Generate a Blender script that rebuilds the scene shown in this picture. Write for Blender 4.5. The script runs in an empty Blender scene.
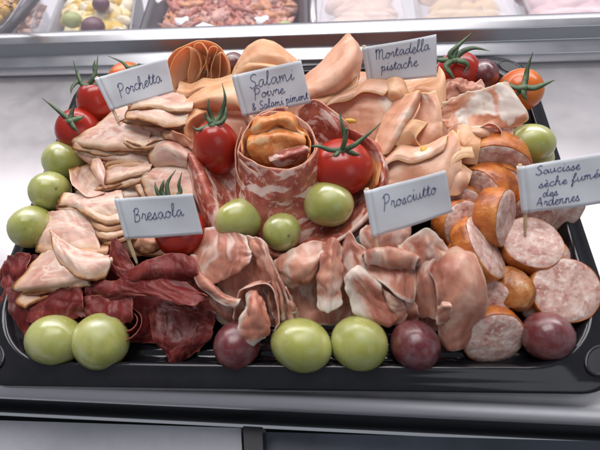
import bpy, math, random
import numpy as np
from mathutils import Vector, Matrix, noise
S = 0.01                     # everything below is written in centimetres
scene = bpy.context.scene
C = scene.collection

# ------------------------------------------------------------------ camera
CAMP = np.array([3.42, -15.95, 24.57]); FPX = 460.0
def cam_axes(p=math.radians(58.69), y=math.radians(10.67), r=math.radians(-8.77)):
    fw = np.array([0, math.cos(p), -math.sin(p)]); up = np.array([0, math.sin(p), math.cos(p)]); rt = np.array([1., 0, 0])
    M = np.array([[math.cos(y), -math.sin(y), 0], [math.sin(y), math.cos(y), 0], [0, 0, 1]])
    fw, up, rt = M @ fw, M @ up, M @ rt
    return math.cos(r)*rt + math.sin(r)*up, math.cos(r)*up - math.sin(r)*rt, fw
RT, UP, FW = cam_axes()
cd = bpy.data.cameras.new('camera'); cam = bpy.data.objects.new('camera', cd); C.objects.link(cam)
cam.matrix_world = Matrix(((RT[0], UP[0], -FW[0], CAMP[0]*S), (RT[1], UP[1], -FW[1], CAMP[1]*S), (RT[2], UP[2], -FW[2], CAMP[2]*S), (0, 0, 0, 1)))
cd.sensor_width = 36; cd.lens = FPX*36/600; cd.clip_start = 0.01; cd.clip_end = 20
cd.dof.use_dof = True; cd.dof.focus_distance = 0.275; cd.dof.aperture_fstop = 9.5
scene.camera = cam

# ------------------------------------------------------------------ light
scene.view_settings.view_transform = 'Standard'; scene.view_settings.look = 'None'
scene.view_settings.exposure = 0.12; scene.view_settings.gamma = 1.0
w = bpy.data.worlds.new('World'); scene.world = w; w.use_nodes = True
bg = w.node_tree.nodes['Background']; bg.inputs[0].default_value = (0.80, 0.84, 0.95, 1); bg.inputs[1].default_value = 0.24
def lamp(name, loc, target, sx, sy, power, col):
    l = bpy.data.lights.new(name, 'AREA'); l.shape = 'RECTANGLE'; l.size = sx; l.size_y = sy; l.energy = power; l.color = col
    o = bpy.data.objects.new(name, l); C.objects.link(o); o.location = loc
    o.rotation_euler = (Vector(target) - Vector(loc)).to_track_quat('-Z', 'Y').to_euler()
    return o
lamp('shop_ceiling_lamp', (-0.15, 0.60, 1.5), (0, 0.0, 0), 1.2, 0.8, 19.0, (1.0, 0.965, 0.95))
lamp('steel_fill_panel', (-0.3, 2.3, 1.30), (0, 0.1, 0), 4.4, 1.4, 36.0, (1.0, 0.95, 0.96))  # added panel out of view, there to whiten the reflections in the steel
lamp('case_inner_lamp', (0.0, 0.40, 0.32), (0, 0.33, -0.05), 1.2, 0.10, 1.6, (1.0, 0.95, 0.97))
lamp('case_strip_lamp', (0.1, 0.62, 0.52), (0, 0.05, 0), 1.5, 0.05, 1.6, (1.0, 0.95, 0.95))
lamp('front_area_lamp', (0.9, -0.9, 1.2), (0, 0, 0), 0.9, 0.9, 2.2, (0.92, 0.96, 1.0))  # weak cool area lamp from the front right, out of view

# ------------------------------------------------------------------ helpers
def at(px, py, z):
    d = FW + RT*(px-300)/FPX - UP*(py-225)/FPX
    return CAMP + d*((z-CAMP[2])/d[2])
def depth(P): return float((np.asarray(P)-CAMP) @ FW)
def tag(o, label=None, cat=None, group=None, kind=None):
    if label: o['label'] = label
    if cat: o['category'] = cat
    if group: o['group'] = group
    if kind: o['kind'] = kind
    return o
def empty(name, P):
    o = bpy.data.objects.new(name, None); C.objects.link(o); o.location = Vector(P)*S; o.empty_display_size = 0.01
    return o
def mesh(name, V, F, mat, parent=None, origin=None, smooth=True, uv=None, attrs=None, flat_faces=None):
    V = np.asarray(V, float)
    if parent is not None:
        org = np.array(parent['_o']) if '_o' in parent else np.array(parent.location)/S
    else:
        org = np.array([V[:, 0].mean(), V[:, 1].mean(), V[:, 2].min()]) if origin is None else np.asarray(origin)
    me = bpy.data.meshes.new(name); me.from_pydata(((V-org)*S).tolist(), [], [list(f) for f in F]); 
    o = bpy.data.objects.new(name, me); C.objects.link(o)
    if parent is not None: o.parent = parent
    else: o.location = Vector(org)*S
    if uv is not None:
        ul = me.uv_layers.new(name='flat'); li = np.empty(len(me.loops), int); me.loops.foreach_get('vertex_index', li)
        ul.data.foreach_set('uv', np.asarray(uv, float)[li].ravel())
    for k, a in (attrs or {}).items():
        at_ = me.attributes.new(k, 'FLOAT', 'POINT'); at_.data.foreach_set('value', np.asarray(a, float))
    me.materials.append(mat); me.polygons.foreach_set('use_smooth', [smooth]*len(me.polygons)); me.update()
    return o
def sub(name, V, F, mat, part, root, **k):          # a sub-part: its parent part sits at the root's own origin
    o = mesh(name, V, F, mat, parent=root, **k); o.parent = part; return o
def catmull(P, n, closed=False):
    P = np.asarray(P, float); m = len(P)
    if m == 1: return np.repeat(P, n, 0)
    if m == 2:
        t = np.linspace(0, 1, n)[:, None]
        t = t.reshape((n,)+(1,)*(P.ndim-1)); return P[0]*(1-t)+P[1]*t
    Q = np.concatenate([[2*P[0]-P[1]], P, [2*P[-1]-P[-2]]]); out = []
    for t in np.linspace(0, m-1, n):
        i = min(int(t), m-2); f = t-i; a, b, c, d = Q[i:i+4]
        out.append(0.5*((2*b)+(-a+c)*f+(2*a-5*b+4*c-d)*f*f+(-a+3*b-3*c+d)*f**3))
    return np.array(out)
def nz(v): return noise.noise(Vector(v))

def solid_grid(name, P, mat, th, rim=(1, 1, 1, 1), wob=0.05, seed=0, parent=None, ragged=0.06, freq=0.55, crease=0.0):
    """P: nv x nu x 3 grid in cm -> a thick, slightly uneven slice with a rounded edge; uv in cm, 'rim' = cm from the rind."""
    nv, nu = P.shape[:2]; rnd = random.Random(seed)
    ox, oy = rnd.uniform(-50, 50), rnd.uniform(-50, 50)
    du = np.linalg.norm(np.diff(P, axis=1), axis=2); dv = np.linalg.norm(np.diff(P, axis=0), axis=2)
    U = np.zeros((nv, nu)); Vv = np.zeros((nv, nu)); U[:, 1:] = np.cumsum(du, 1); Vv[1:] = np.cumsum(dv, 0)
    um = U.mean(0); um[:] = um; U2 = np.repeat(um[None], nv, 0); V2 = np.repeat(Vv.mean(1)[:, None], nu, 1)
    Lu, Lv = um[-1], Vv.mean(1)[-1]
    dist = np.full((nv, nu), 9.0)
    if rim[0]: dist = np.minimum(dist, V2)
    if rim[1]: dist = np.minimum(dist, Lv-V2)
    if rim[2]: dist = np.minimum(dist, U2)
    if rim[3]: dist = np.minimum(dist, Lu-U2)
    edge = np.minimum(np.minimum(V2, Lv-V2), np.minimum(U2, Lu-U2))
    def normals(P):
        gu = np.gradient(P, axis=1); gv = np.gradient(P, axis=0); n = np.cross(gu, gv)
        return n/(np.linalg.norm(n, axis=2, keepdims=True)+1e-9)
    N = normals(P); P = P.copy(); gu = np.gradient(P, axis=1); gv = np.gradient(P, axis=0)
    gu /= np.linalg.norm(gu, axis=2, keepdims=True)+1e-9; gv /= np.linalg.norm(gv, axis=2, keepdims=True)+1e-9
    ca, sa = math.cos(seed*2.4), math.sin(seed*2.4)
    for j in range(nv):
        for i in range(nu):
            a, b = U2[j, i]+ox, V2[j, i]+oy
            e = math.exp(-edge[j, i]/0.6)
            d = wob*(nz((a*freq, b*freq, seed))*(1.0+1.2*e) + 0.45*nz((a*freq*2.6, b*freq*2.6, seed+7)) + 0.22*nz((a*freq*5.2, b*freq*3.4, seed+17)))
            if crease:
                p_, q_ = a*ca+b*sa, b*ca-a*sa; wv = .5*nz((p_*.6, q_*.6, 4.4)); r1 = abs(nz((p_*.95+wv, q_*.28+wv, 1.7+seed))); r2 = abs(nz((p_*.5-wv, q_*1.5, 9.3+seed)))
                d += crease*((.30-r1)*2.2+(.3-r2)*1.1)
            P[j, i] += N[j, i]*d
            if e > 0.3:
                r = ragged*e*(nz((a*1.3, b*1.3, 3.1))+0.6*nz((a*3.3, b*3.3, 8.1)))
                P[j, i] += gu[j, i]*r*(1 if i > nu/2 else -1)*(1 if min(i, nu-1-i) <= min(j, nv-1-j) else 0) + gv[j, i]*r*(1 if j > nv/2 else -1)*(1 if min(i, nu-1-i) > min(j, nv-1-j) else 0)
    N = normals(P); h = th/2
    thv = h*(1+0.25*np.array([[nz((U2[j, i]*0.9+ox, V2[j, i]*0.9, 5)) for i in range(nu)] for j in range(nv)]))[..., None]
    A = P+N*thv; B = P-N*thv
    idx = np.arange(nu*nv).reshape(nv, nu); off = nu*nv
    F = []
    a = idx[:-1, :-1].ravel(); b = idx[:-1, 1:].ravel(); c = idx[1:, 1:].ravel(); d = idx[1:, :-1].ravel()
    F += list(zip(a, b, c, d)); F += list(zip(d+off, c+off, b+off, a+off))
    loop = list(idx[0, :]) + list(idx[1:, -1]) + list(idx[-1, -2::-1]) + list(idx[-2:0:-1, 0])
    Pf = P.reshape(-1, 3); cen = {}
    M = []
    guF, gvF = gu.reshape(-1, 3), gv.reshape(-1, 3)
    for k in loop:
        j, i = divmod(int(k), nu); o = np.zeros(3)
        if i == 0: o -= guF[k]
        if i == nu-1: o += guF[k]
        if j == 0: o -= gvF[k]
        if j == nv-1: o += gvF[k]
        M.append(Pf[k]+o/(np.linalg.norm(o)+1e-9)*h*0.8)
    L = len(loop); mo = 2*off
    for q in range(L):
        r = (q+1) % L; k0, k1 = loop[q], loop[r]
        F.append((k1, k0, mo+q, mo+r)); F.append((mo+r, mo+q, k0+off, k1+off))
    V = np.concatenate([A.reshape(-1, 3), B.reshape(-1, 3), np.array(M)])
    uvx = np.stack([U2.ravel(), V2.ravel()], 1) + np.array([ox, oy])
    uv = np.concatenate([uvx, uvx+0.03, uvx[loop]]); dr = dist.ravel(); rimv = np.concatenate([dr, dr, dr[loop]])
    ev = edge.ravel(); ev = np.concatenate([ev, ev, ev[loop]])
    return mesh(name, V, F, mat, parent=parent, uv=uv, attrs={'rim': rimv, 'edge': ev})

SEED = [100]
def grid_from_rows(rows, nu, nv, rnd=0.35, world=False):
    R = []
    for r in rows:
        p = np.array([q if world else at(*q) for q in r], float); R.append(catmull(p, nu*2))
    G = catmull(np.array(R), nv*2)            # dense
    # round the corners: squash the square towards a disc by rnd
    out = np.zeros((nv, nu, 3)); H, W_ = G.shape[:2]
    for j in range(nv):
        for i in range(nu):
            s, t = 2*i/(nu-1)-1, 2*j/(nv-1)-1
            s2 = s*math.sqrt(max(0, 1-rnd*t*t/2)); t2 = t*math.sqrt(max(0, 1-rnd*s*s/2))
            x = (s2+1)/2*(W_-1); y = (t2+1)/2*(H-1); x0 = min(int(x), W_-2); y0 = min(int(y), H-2); fx, fy = x-x0, y-y0
            out[j, i] = (G[y0, x0]*(1-fx)+G[y0, x0+1]*fx)*(1-fy)+(G[y0+1, x0]*(1-fx)+G[y0+1, x0+1]*fx)*fy
    return out
def slice_(name, label, cat, group, mat, rows, th=0.13, rim=(1, 1, 1, 1), wob=0.05, n=46, rnd=.35, ruffle=None, world=False, ragged=0.06, freq=0.55, crease=0.0):
    SEED[0] += 1
    P = grid_from_rows(rows, n, n, rnd, world)
    if ruffle:                                   # (amplitude cm, waves, which end of v grows)
        amp, wv, end = ruffle[:3]; gu = np.gradient(P, axis=1); gv = np.gradient(P, axis=0); N = np.cross(gu, gv)
        N /= np.linalg.norm(N, axis=2, keepdims=True)+1e-9; nv, nu = P.shape[:2]
        ph = SEED[0]*1.7
        for j in range(nv):
            t = j/(nv-1); g = t if end == 1 else (1-t if end == 0 else 1)
            for i in range(nu):
                s = i/(nu-1)
                s_ = s + 0.06*nz((s*3, t, ph))
                P[j, i] += N[j, i]*amp*g*math.sin(2*math.pi*wv*s_+ph)
    o = solid_grid(name, P, mat, th, rim, wob, SEED[0], ragged=ragged, freq=freq, crease=crease)
    return tag(o, label, cat, group)
def tube(path, rad, n=8, cap=True):
    path = np.asarray(path, float); m = len(path); rad = np.broadcast_to(np.asarray(rad, float), (m,)) if np.ndim(rad) else np.full(m, rad)
    V = []; F = []; ref = np.array([0.13, 0.31, 0.94])
    T = np.gradient(path, axis=0); T /= np.linalg.norm(T, axis=1, keepdims=True)+1e-12
    a = np.cross(T[0], ref); a /= np.linalg.norm(a)
    for k in range(m):
        a = a-T[k]*(a@T[k]); a /= np.linalg.norm(a)+1e-12; b = np.cross(T[k], a)
        for q in range(n):
            th = 2*math.pi*q/n; V.append(path[k]+rad[k]*(math.cos(th)*a+math.sin(th)*b))
    for k in range(m-1):
        for q in range(n):
            r = (q+1) % n; F.append((k*n+q, k*n+r, (k+1)*n+r, (k+1)*n+q))
    if cap: F.append(tuple(range(n-1, -1, -1))); F.append(tuple((m-1)*n+q for q in range(n)))
    return V, F
def join(*parts):
    V = []; F = []
    for v, f in parts:
        o = len(V); V += [tuple(x) for x in v]; F += [tuple(i+o for i in q) for q in f]
    return V, F
def box(x0, x1, y0, y1, z0, z1):
    V = [(x, y, z) for z in (z0, z1) for y in (y0, y1) for x in (x0, x1)]
    return V, [(0, 2, 3, 1), (4, 5, 7, 6), (0, 1, 5, 4), (2, 6, 7, 3), (0, 4, 6, 2), (1, 3, 7, 5)]

def leaf(front, back=(4, -9, .15), mid=.10):
    """rows of a thin leaf whose visible front edge is traced; it runs back under what lies above"""
    F = [(x, y, z) for x, y, z in front]
    return [[(x+back[0]*1.6, y+back[1]*1.6, z+back[2]-.25) for x, y, z in F], [(x+back[0]*.8, y+back[1]*.8, z+back[2]+mid*.3) for x, y, z in F], [(x+back[0]*.3, y+back[1]*.3, z+back[2]*.5+mid*.35) for x, y, z in F], F]
def pleats(c00, c01, c11, c10, n, over, h, seed=0, taper=(1, 1), meander=.35, nu=14):
    """a slice pushed together into n overturned folds; the fold lines run from the c00-c10 side to the c01-c11 side"""
    A, B, Cc, D = [at(*c) for c in (c00, c01, c11, c10)]; L = .5*(np.linalg.norm(D-A)+np.linalg.norm(Cc-B)); rows = []
    nrm = np.cross(B-A, D-A); nrm /= np.linalg.norm(nrm); nrm *= 1 if nrm[2] > 0 else -1
    rnd = random.Random(seed); ws = [rnd.uniform(.75, 1.3) for _ in range(n+2)]
    for k in range(n*12+1):
        t = k/(n*12); row = []
        for i in range(nu):
            u = i/(nu-1); ph = 2*math.pi*n*t+meander*nz((u*1.6, seed, t*2))*3; am = (taper[0]*(1-u)+taper[1]*u)*(1+.4*nz((u*2+seed, t*n, 0)))*ws[int(t*n)]
            v = t+over*am*math.sin(ph)/L; v = v*.96+.02
            p = (A*(1-u)+B*u)*(1-v)+(D*(1-u)+Cc*u)*v+nrm*(h*am*math.cos(ph)+.12*nz((u*2, t*3, seed+5))); row.append(tuple(p))
        rows.append(row)
    return rows
# ------------------------------------------------------------------ materials
class M_:
    def __init__(s, name):
        s.m = bpy.data.materials.new(name); s.m.use_nodes = True; s.t = s.m.node_tree; s.n = s.t.nodes
        s.p = s.n['Principled BSDF']
    def new(s, typ, **k):
        n = s.n.new(typ)
        for a, v in k.items(): setattr(n, a, v)
        return n
    def link(s, a, b): s.t.links.new(a, b)
    def coord(s, kind='UV'):
        """kind 'UV': the slice's own flat coordinates in cm; 'Object': object space in cm. Shifted per object."""
        tc = s.new('ShaderNodeTexCoord'); sc = s.new('ShaderNodeVectorMath', operation='MULTIPLY')
        sc.inputs[1].default_value = (1, 1, 1) if kind == 'UV' else (100, 100, 100)
        s.link(tc.outputs[kind], sc.inputs[0]); oi = s.new('ShaderNodeObjectInfo')
        mu = s.new('ShaderNodeMath', operation='MULTIPLY'); mu.inputs[1].default_value = 53.0; s.link(oi.outputs['Random'], mu.inputs[0])
        ad = s.new('ShaderNodeVectorMath', operation='ADD'); s.link(sc.outputs[0], ad.inputs[0]); s.link(mu.outputs[0], ad.inputs[1])
        return ad.outputs[0]
    def warp(s, v, scale=0.6, amt=0.5):
        n = s.new('ShaderNodeTexNoise'); n.inputs['Scale'].default_value = scale; n.inputs['Detail'].default_value = 2; s.link(v, n.inputs['Vector'])
        sb = s.new('ShaderNodeVectorMath', operation='SUBTRACT'); sb.inputs[1].default_value = (.5, .5, .5); s.link(n.outputs['Color'], sb.inputs[0])
        sc = s.new('ShaderNodeVectorMath', operation='SCALE'); sc.inputs['Scale'].default_value = amt; s.link(sb.outputs[0], sc.inputs[0])
        ad = s.new('ShaderNodeVectorMath', operation='ADD'); s.link(v, ad.inputs[0]); s.link(sc.outputs[0], ad.inputs[1]); return ad.outputs[0]
    def stretch(s, v, k):
        m = s.new('ShaderNodeVectorMath', operation='MULTIPLY'); m.inputs[1].default_value = k; s.link(v, m.inputs[0]); return m.outputs[0]
    def noise(s, v, scale, detail=3, rough=0.55):
        n = s.new('ShaderNodeTexNoise'); n.inputs['Scale'].default_value = scale; n.inputs['Detail'].default_value = detail
        n.inputs['Roughness'].default_value = rough; s.link(v, n.inputs['Vector']); return n.outputs['Fac']
    def voro(s, v, scale, feature='F1', out='Distance', rand=1.0):
        n = s.new('ShaderNodeTexVoronoi', feature=feature); n.inputs['Scale'].default_value = scale; n.inputs['Randomness'].default_value = rand
        s.link(v, n.inputs['Vector']); return n.outputs[out]
    def ramp(s, f, stops, interp='LINEAR'):
        r = s.new('ShaderNodeValToRGB'); r.color_ramp.interpolation = interp; el = r.color_ramp.elements
        while len(el) < len(stops): el.new(0.5)
        for e, (p, c) in zip(el, stops):
            e.position = p; e.color = (c, c, c, 1) if np.isscalar(c) else (*c, 1)
        s.link(f, r.inputs[0]); return r.outputs[0]
    def mix(s, f, a, b, mode='MIX'):
        m = s.new('ShaderNodeMix', data_type='RGBA', blend_type=mode)
        for sock, v in ((m.inputs[0], f), (m.inputs[6], a), (m.inputs[7], b)):
            if hasattr(v, 'links') or hasattr(v, 'is_linked'): s.link(v, sock)
            elif np.isscalar(v): sock.default_value = v
            else: sock.default_value = (*v, 1)
        return m.outputs[2]
    def math(s, op, a, b=0.0):
        m = s.new('ShaderNodeMath', operation=op)
        for sock, v in ((m.inputs[0], a), (m.inputs[1], b)):
            if hasattr(v, 'is_linked'): s.link(v, sock)
            else: sock.default_value = v
        return m.outputs[0]
    def attr(s, name): return s.new('ShaderNodeAttribute', attribute_name=name).outputs['Fac']
    def bump(s, h, strength=0.3, dist=0.0004):
        b = s.new('ShaderNodeBump'); b.inputs['Strength'].default_value = strength; b.inputs['Distance'].default_value = dist
        s.link(h, b.inputs['Height']); s.link(b.outputs[0], s.p.inputs['Normal'])
    def done(s, col, rough=0.4, sss=0.0, rad=(1, .4, .25), scale=0.003, spec=0.5, metal=0.0, coat=0.0, trans=0.0):
        def put(k, v):
            if hasattr(v, 'is_linked'): s.link(v, s.p.inputs[k])
            elif k == 'Base Color': s.p.inputs[k].default_value = (*v, 1)
            else: s.p.inputs[k].default_value = v
        put('Base Color', col); put('Roughness', rough); put('Subsurface Weight', sss); s.p.inputs['Subsurface Radius'].default_value = rad
        put('Subsurface Scale', scale); put('Specular IOR Level', spec); put('Metallic', metal); put('Coat Weight', coat); put('Transmission Weight', trans)
        s.p.inputs['Coat Roughness'].default_value = 0.15
        return s.m

def rim_mask(m, v, width, soft=0.12, jit=0.25):
    n = m.noise(v, 2.2, 3); d = m.math('ADD', m.attr('rim'), m.math('MULTIPLY', m.math('SUBTRACT', n, 0.5), jit))
    return m.ramp(m.math('DIVIDE', d, 1.0), [(max(0, width-soft), 1.0), (width+soft, 0.0)])

def mat_porchetta(lean=False):
    m = M_('porchetta_lean_shaded' if lean else 'porchetta'); v = m.coord(); vw = m.warp(v, 0.5, 1.2)
    n1 = m.noise(vw, 0.42, 3)
    c = m.ramp(n1, [(.30, (.56, .26, .195)), (.44, (.70, .42, .335)), (.55, (.77, .54, .445)), (.70, (.81, .66, .57))])
    st = m.ramp(m.noise(m.stretch(vw, (.45, 1.5, 1)), 1.0, 3), [(.52, 0.0), (.66, 0.65)])
    c = m.mix(st, c, (.82, .66, .54))
    mus = m.ramp(m.noise(vw, 0.42, 3), [(.50, 0.0), (.60, 0.75)]); c = m.mix(mus, c, m.ramp(m.noise(m.stretch(vw, (.6, 2.4, 1)), 1.5, 4), [(.35, (.46, .16, .105)), (.65, (.66, .34, .26))]))
    fs = m.ramp(m.math('ABSOLUTE', m.math('SUBTRACT', m.noise(m.stretch(vw, (.5, 1.2, 1)), .8, 3), .5)), [(.01, .5), (.05, 0.0)]); c = m.mix(fs, c, (.84, .72, .62))
    if lean: c = m.mix(.85, c, m.ramp(n1, [(.35, (.40, .13, .055)), (.65, (.56, .24, .12))]))  # darker meat, with the orange-brown of shaded inner leaves put into the colour
    sp = m.ramp(m.voro(v, 0.9), [(.035, 1.0), (.06, 0.0)]); c = m.mix(sp, c, (.10, .05, .025))
    band = rim_mask(m, v, 0.50, .3, .5); c = m.mix(m.math('MULTIPLY', band, 0.6), c, (.78, .55, .36))
    tan = rim_mask(m, v, 0.22, .15, .28); c = m.mix(m.math('MULTIPLY', tan, 0.8), c, (.58, .29, .11))
    rm = rim_mask(m, v, 0.11, .06, .16); c = m.mix(rm, c, m.ramp(m.noise(v, 1.6, 3), [(.35, (.13, .042, .012)), (.65, (.35, .135, .038))]))
    m.bump(m.noise(v, 7, 4), .28, .0004)
    return m.done(c, m.ramp(m.noise(v, 1.1, 2), [(.35, .32), (.65, .54)]), .45, (1, .45, .3), .002)
def mat_mortadella(orange=False):
    m = M_('mortadella_shaded_orange' if orange else 'mortadella'); v = m.coord(); vw = m.warp(v, 0.7, 0.8); n = m.noise(vw, 0.45, 4)
    if orange: c = m.ramp(n, [(.30, (.66, .30, .145)), (.5, (.77, .43, .24)), (.70, (.82, .53, .35))])  # inner and back folds: the orange of their shade is painted into the colour
    else: c = m.ramp(n, [(.30, (.60, .265, .155)), (.5, (.71, .375, .24)), (.70, (.77, .48, .35))])
    cell = m.voro(m.warp(v, 1.1, .7), 0.42); f = m.ramp(cell, [(.18, 1.0), (.27, 0.0)]); keep = m.ramp(m.noise(v, .35, 1), [(.38, .1), (.48, .85)])
    c = m.mix(m.math('MULTIPLY', f, keep), c, (.84, .69, .58) if not orange else (.84, .58, .38))
    sp = m.ramp(m.voro(v, 4.5), [(.1, 0.3), (.25, 0.0)]); c = m.mix(sp, c, (.58, .22, .11))
    st = m.ramp(m.noise(m.stretch(vw, (.4, 2.2, 1)), 1.2, 4), [(.5, 0.0), (.75, .4)]); c = m.mix(st, c, (.80, .56, .42))
    rm = rim_mask(m, v, 0.07, .05, .06); c = m.mix(m.math('MULTIPLY', rm, .8), c, (.84, .50, .24))
    m.bump(m.math('ADD', m.noise(v, 9, 4), m.noise(m.stretch(vw, (.5, 2.5, 1)), 1.6, 4)), .25, .0004)
    return m.done(c, m.ramp(m.noise(v, .9, 2), [(.35, .28), (.65, .48)]), .5, (1, .42, .22), .0022)
def mat_raw_ham_orange(fat=True):
    m = M_('prosciutto_orange' if fat else 'prosciutto_smooth'); v = m.coord(); vw = m.warp(v, .6, 1.0)
    c = m.ramp(m.noise(vw, .5, 4), [(.3, (.50, .19, .10)), (.5, (.64, .29, .16)), (.7, (.72, .42, .28))] if fat else [(.3, (.34, .11, .06)), (.5, (.46, .175, .10)), (.7, (.55, .25, .15))])
    fib = m.noise(m.stretch(vw, (.4, 2.6, 1)), 1.6, 5); c = m.mix(m.ramp(fib, [(.45, 0.0), (.75, .4)]), c, (.58, .24, .17) if fat else (.60, .34, .24))
    f = m.ramp(m.noise(m.stretch(vw, (1.2, .7, 1)), .62, 2, .4), [(.56, 0.0), (.60, .9)]); c = m.mix(f if fat else 0.0, c, (.80, .70, .63))
    rm = rim_mask(m, v, .10, .08, .3); c = m.mix(m.math('MULTIPLY', rm, .7), c, (.80, .66, .52))
    m.bump(m.math('ADD', m.noise(v, 6, 4), fib), .3, .0004)
    return m.done(c, m.ramp(m.noise(v, .9, 2), [(.35, .26), (.65, .46)]), .45, (1, .36, .2), .0020)
def mat_prosciutto(name='prosciutto', deep=1.0, fatw=0.05, fatamt=.6, veins=.55):
    m = M_(name); v = m.coord(); vw = m.warp(v, 0.45, 1.5)
    c = m.ramp(m.noise(vw, 0.5, 4), [(.30, (.26*deep, .072*deep, .046*deep)), (.48, (.43*deep, .165*deep, .108*deep)), (.61, (.56*deep, .28*deep, .195*deep)), (.70, (.68, .46, .36))])
    fib = m.noise(m.stretch(vw, (2.6, .35, 1)), 1.6, 5); c = m.mix(m.ramp(fib, [(.45, 0.0), (.75, .45)]), c, (.66, .37, .27))
    vein = m.ramp(m.math('ABSOLUTE', m.math('SUBTRACT', m.noise(m.stretch(vw, (1.0, .4, 1)), .5, 3), .5)), [(.008, 1.0), (.045, 0.0)])
    fade = m.ramp(m.noise(v, .6, 2), [(.40, 0.0), (.58, veins)]); c = m.mix(m.math('MULTIPLY', vein, fade), c, (.80, .65, .56))
    rm = rim_mask(m, v, fatw, .08 if fatw < .3 else .2, .25 if fatw < .3 else .7); c = m.mix(m.math('MULTIPLY', rm, fatamt), c, (.78, .66, .57))
    m.bump(m.math('ADD', m.noise(v, 6, 4), fib), .28, .0004)
    return m.done(c, m.ramp(m.noise(v, .9, 2), [(.35, .26), (.65, .46)]), .45, (1, .34, .2), .0020)
def mat_bresaola():
    m = M_('bresaola'); v = m.coord(); vw = m.warp(v, 0.5, 1.3)
    c = m.ramp(m.noise(vw, 0.6, 4), [(.3, (.075, .008, .008)), (.5, (.155, .017, .015)), (.7, (.26, .042, .034))])
    fib = m.noise(m.stretch(vw, (2.8, .4, 1)), 1.5, 5); c = m.mix(m.ramp(fib, [(.5, 0.0), (.8, .4)]), c, (.34, .095, .08))
    vein = m.ramp(m.math('ABSOLUTE', m.math('SUBTRACT', m.noise(vw, .7, 3), .5)), [(.003, 1.0), (.03, 0.0)])
    c = m.mix(m.math('MULTIPLY', vein, .14), c, (.55, .28, .24))
    rm = rim_mask(m, v, 0.02, .04, .08); c = m.mix(m.math('MULTIPLY', rm, .5), c, (.48, .16, .12))
    m.bump(m.math('ADD', m.noise(v, 6, 4), fib), .35, .0004)
    return m.done(c, m.ramp(m.noise(v, .9, 2), [(.35, .34), (.65, .55)]), .15, (1, .2, .12), .0015, spec=.3)
def mat_salami(name='salami', chili=0.0):
    m = M_(name); v = m.coord(); vw = m.warp(v, 1.2, .5)
    red = ((.26, .05, .035), (.42, .10, .065), (.52, .17, .10)) if not chili else ((.60, .14, .03), (.72, .25, .065), (.78, .40, .17))
    c = m.ramp(m.noise(vw, 1.3, 4), [(.32, red[0]), (.5, red[1]), (.7, red[2])])
    big = m.ramp(m.noise(m.stretch(vw, (.5, 1.5, 1)), 1.05, 3, .5), [(.53, 0.0), (.58, 1.0)])
    c = m.mix(m.math('MULTIPLY', big, .88 if not chili else .8), c, (.78, .58, .50) if not chili else (.84, .56, .32))
    sm = m.ramp(m.noise(vw, 3.4, 3), [(.56, 0.0), (.64, .6)]); c = m.mix(sm, c, (.68, .40, .32) if not chili else (.80, .45, .22))
    rm = rim_mask(m, v, 0.06, .05, .08); c = m.mix(m.math('MULTIPLY', rm, .7), c, (.66, .34, .22) if not chili else (.72, .25, .04))
    m.bump(m.noise(v, 5, 4), .3, .0005)
    return m.done(c, m.ramp(m.noise(v, 1.2, 2), [(.35, .28), (.65, .45)]), .2, (1, .32, .2), .0018)
def mat_sausage_cut():
    m = M_('sausage_cut'); v = m.coord('Object'); vw = m.warp(v, 2.2, .25)
    cell = m.voro(vw, 3.1, 'F1', 'Color'); sep = m.new('ShaderNodeSeparateColor'); m.link(cell, sep.inputs[0])
    c = m.ramp(sep.outputs[0], [(.0, (.44, .20, .165)), (.3, (.56, .32, .27)), (.55, (.64, .43, .37)), (.8, (.72, .56, .49)), (1.0, (.74, .62, .55))])
    c = m.mix(.80, c, m.ramp(m.noise(vw, 2.0, 5, .62), [(.34, (.40, .15, .115)), (.46, (.60, .36, .30)), (.56, (.70, .50, .43)), (.66, (.80, .68, .61))]))
    c = m.mix(m.ramp(m.noise(vw, 4.5, 3), [(.58, 0.0), (.66, .7)]), c, (.80, .69, .63))
    c = m.mix(m.ramp(m.voro(v, 1.6), [(.03, .8), (.06, 0.0)]), c, (.15, .06, .05))
    m.bump(m.math('ADD', m.noise(v, 6, 4), m.voro(vw, 3.1)), .45, .0006)
    return m.done(c, .42, .2, (1, .4, .3), .002)
def mat_casing():
    m = M_('sausage_casing'); v = m.coord('Object')
    c = m.ramp(m.noise(m.warp(v, 1, .6), 1.1, 4), [(.3, (.24, .055, .012)), (.5, (.52, .145, .024)), (.7, (.68, .27, .06))])
    m.bump(m.noise(m.warp(v, 3, .3), 3.2, 5, .65), .8, .0009)
    return m.done(c, .27, .2, (1, .35, .15), .003, coat=.25)
def mat_sausage_end():
    m = M_('sausage_end'); v = m.coord('Object')
    c = m.ramp(m.noise(m.warp(v, 1, .6), 1.0, 4), [(.3, (.20, .06, .013)), (.5, (.40, .14, .03)), (.60, (.50, .23, .08)), (.70, (.64, .48, .36))])
    m.bump(m.noise(m.warp(v, 3, .3), 2.0, 4, .55), .6, .001)
    return m.done(c, .3, .2, (1, .35, .15), .003)
def mat_grape(red=False):
    m = M_('red_grape_skin' if red else 'green_grape_skin'); v = m.coord('Object')
    if red: c = m.ramp(m.noise(v, .8, 3), [(.3, (.085, .014, .018)), (.55, (.15, .026, .028)), (.75, (.25, .06, .045))])
    else: c = m.ramp(m.noise(v, .7, 3), [(.3, (.33, .35, .07)), (.55, (.44, .45, .115)), (.75, (.54, .51, .20))])
    bl = m.ramp(m.noise(m.warp(v, 1.5, .5), 1.3, 5, .65), [(.42, 0.0), (.68, .45 if red else .42)]); c = m.mix(bl, c, (.30, .20, .22) if red else (.47, .51, .32))
    m.bump(m.noise(v, 10, 3), .05, .0003)
    return m.done(c, m.ramp(m.noise(v, 1.1, 3), [(.35, .20), (.7, .42)]), .75 if not red else .35, (.8, 1, .3) if not red else (1, .3, .3), .007, trans=.18 if not red else .10)
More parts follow.
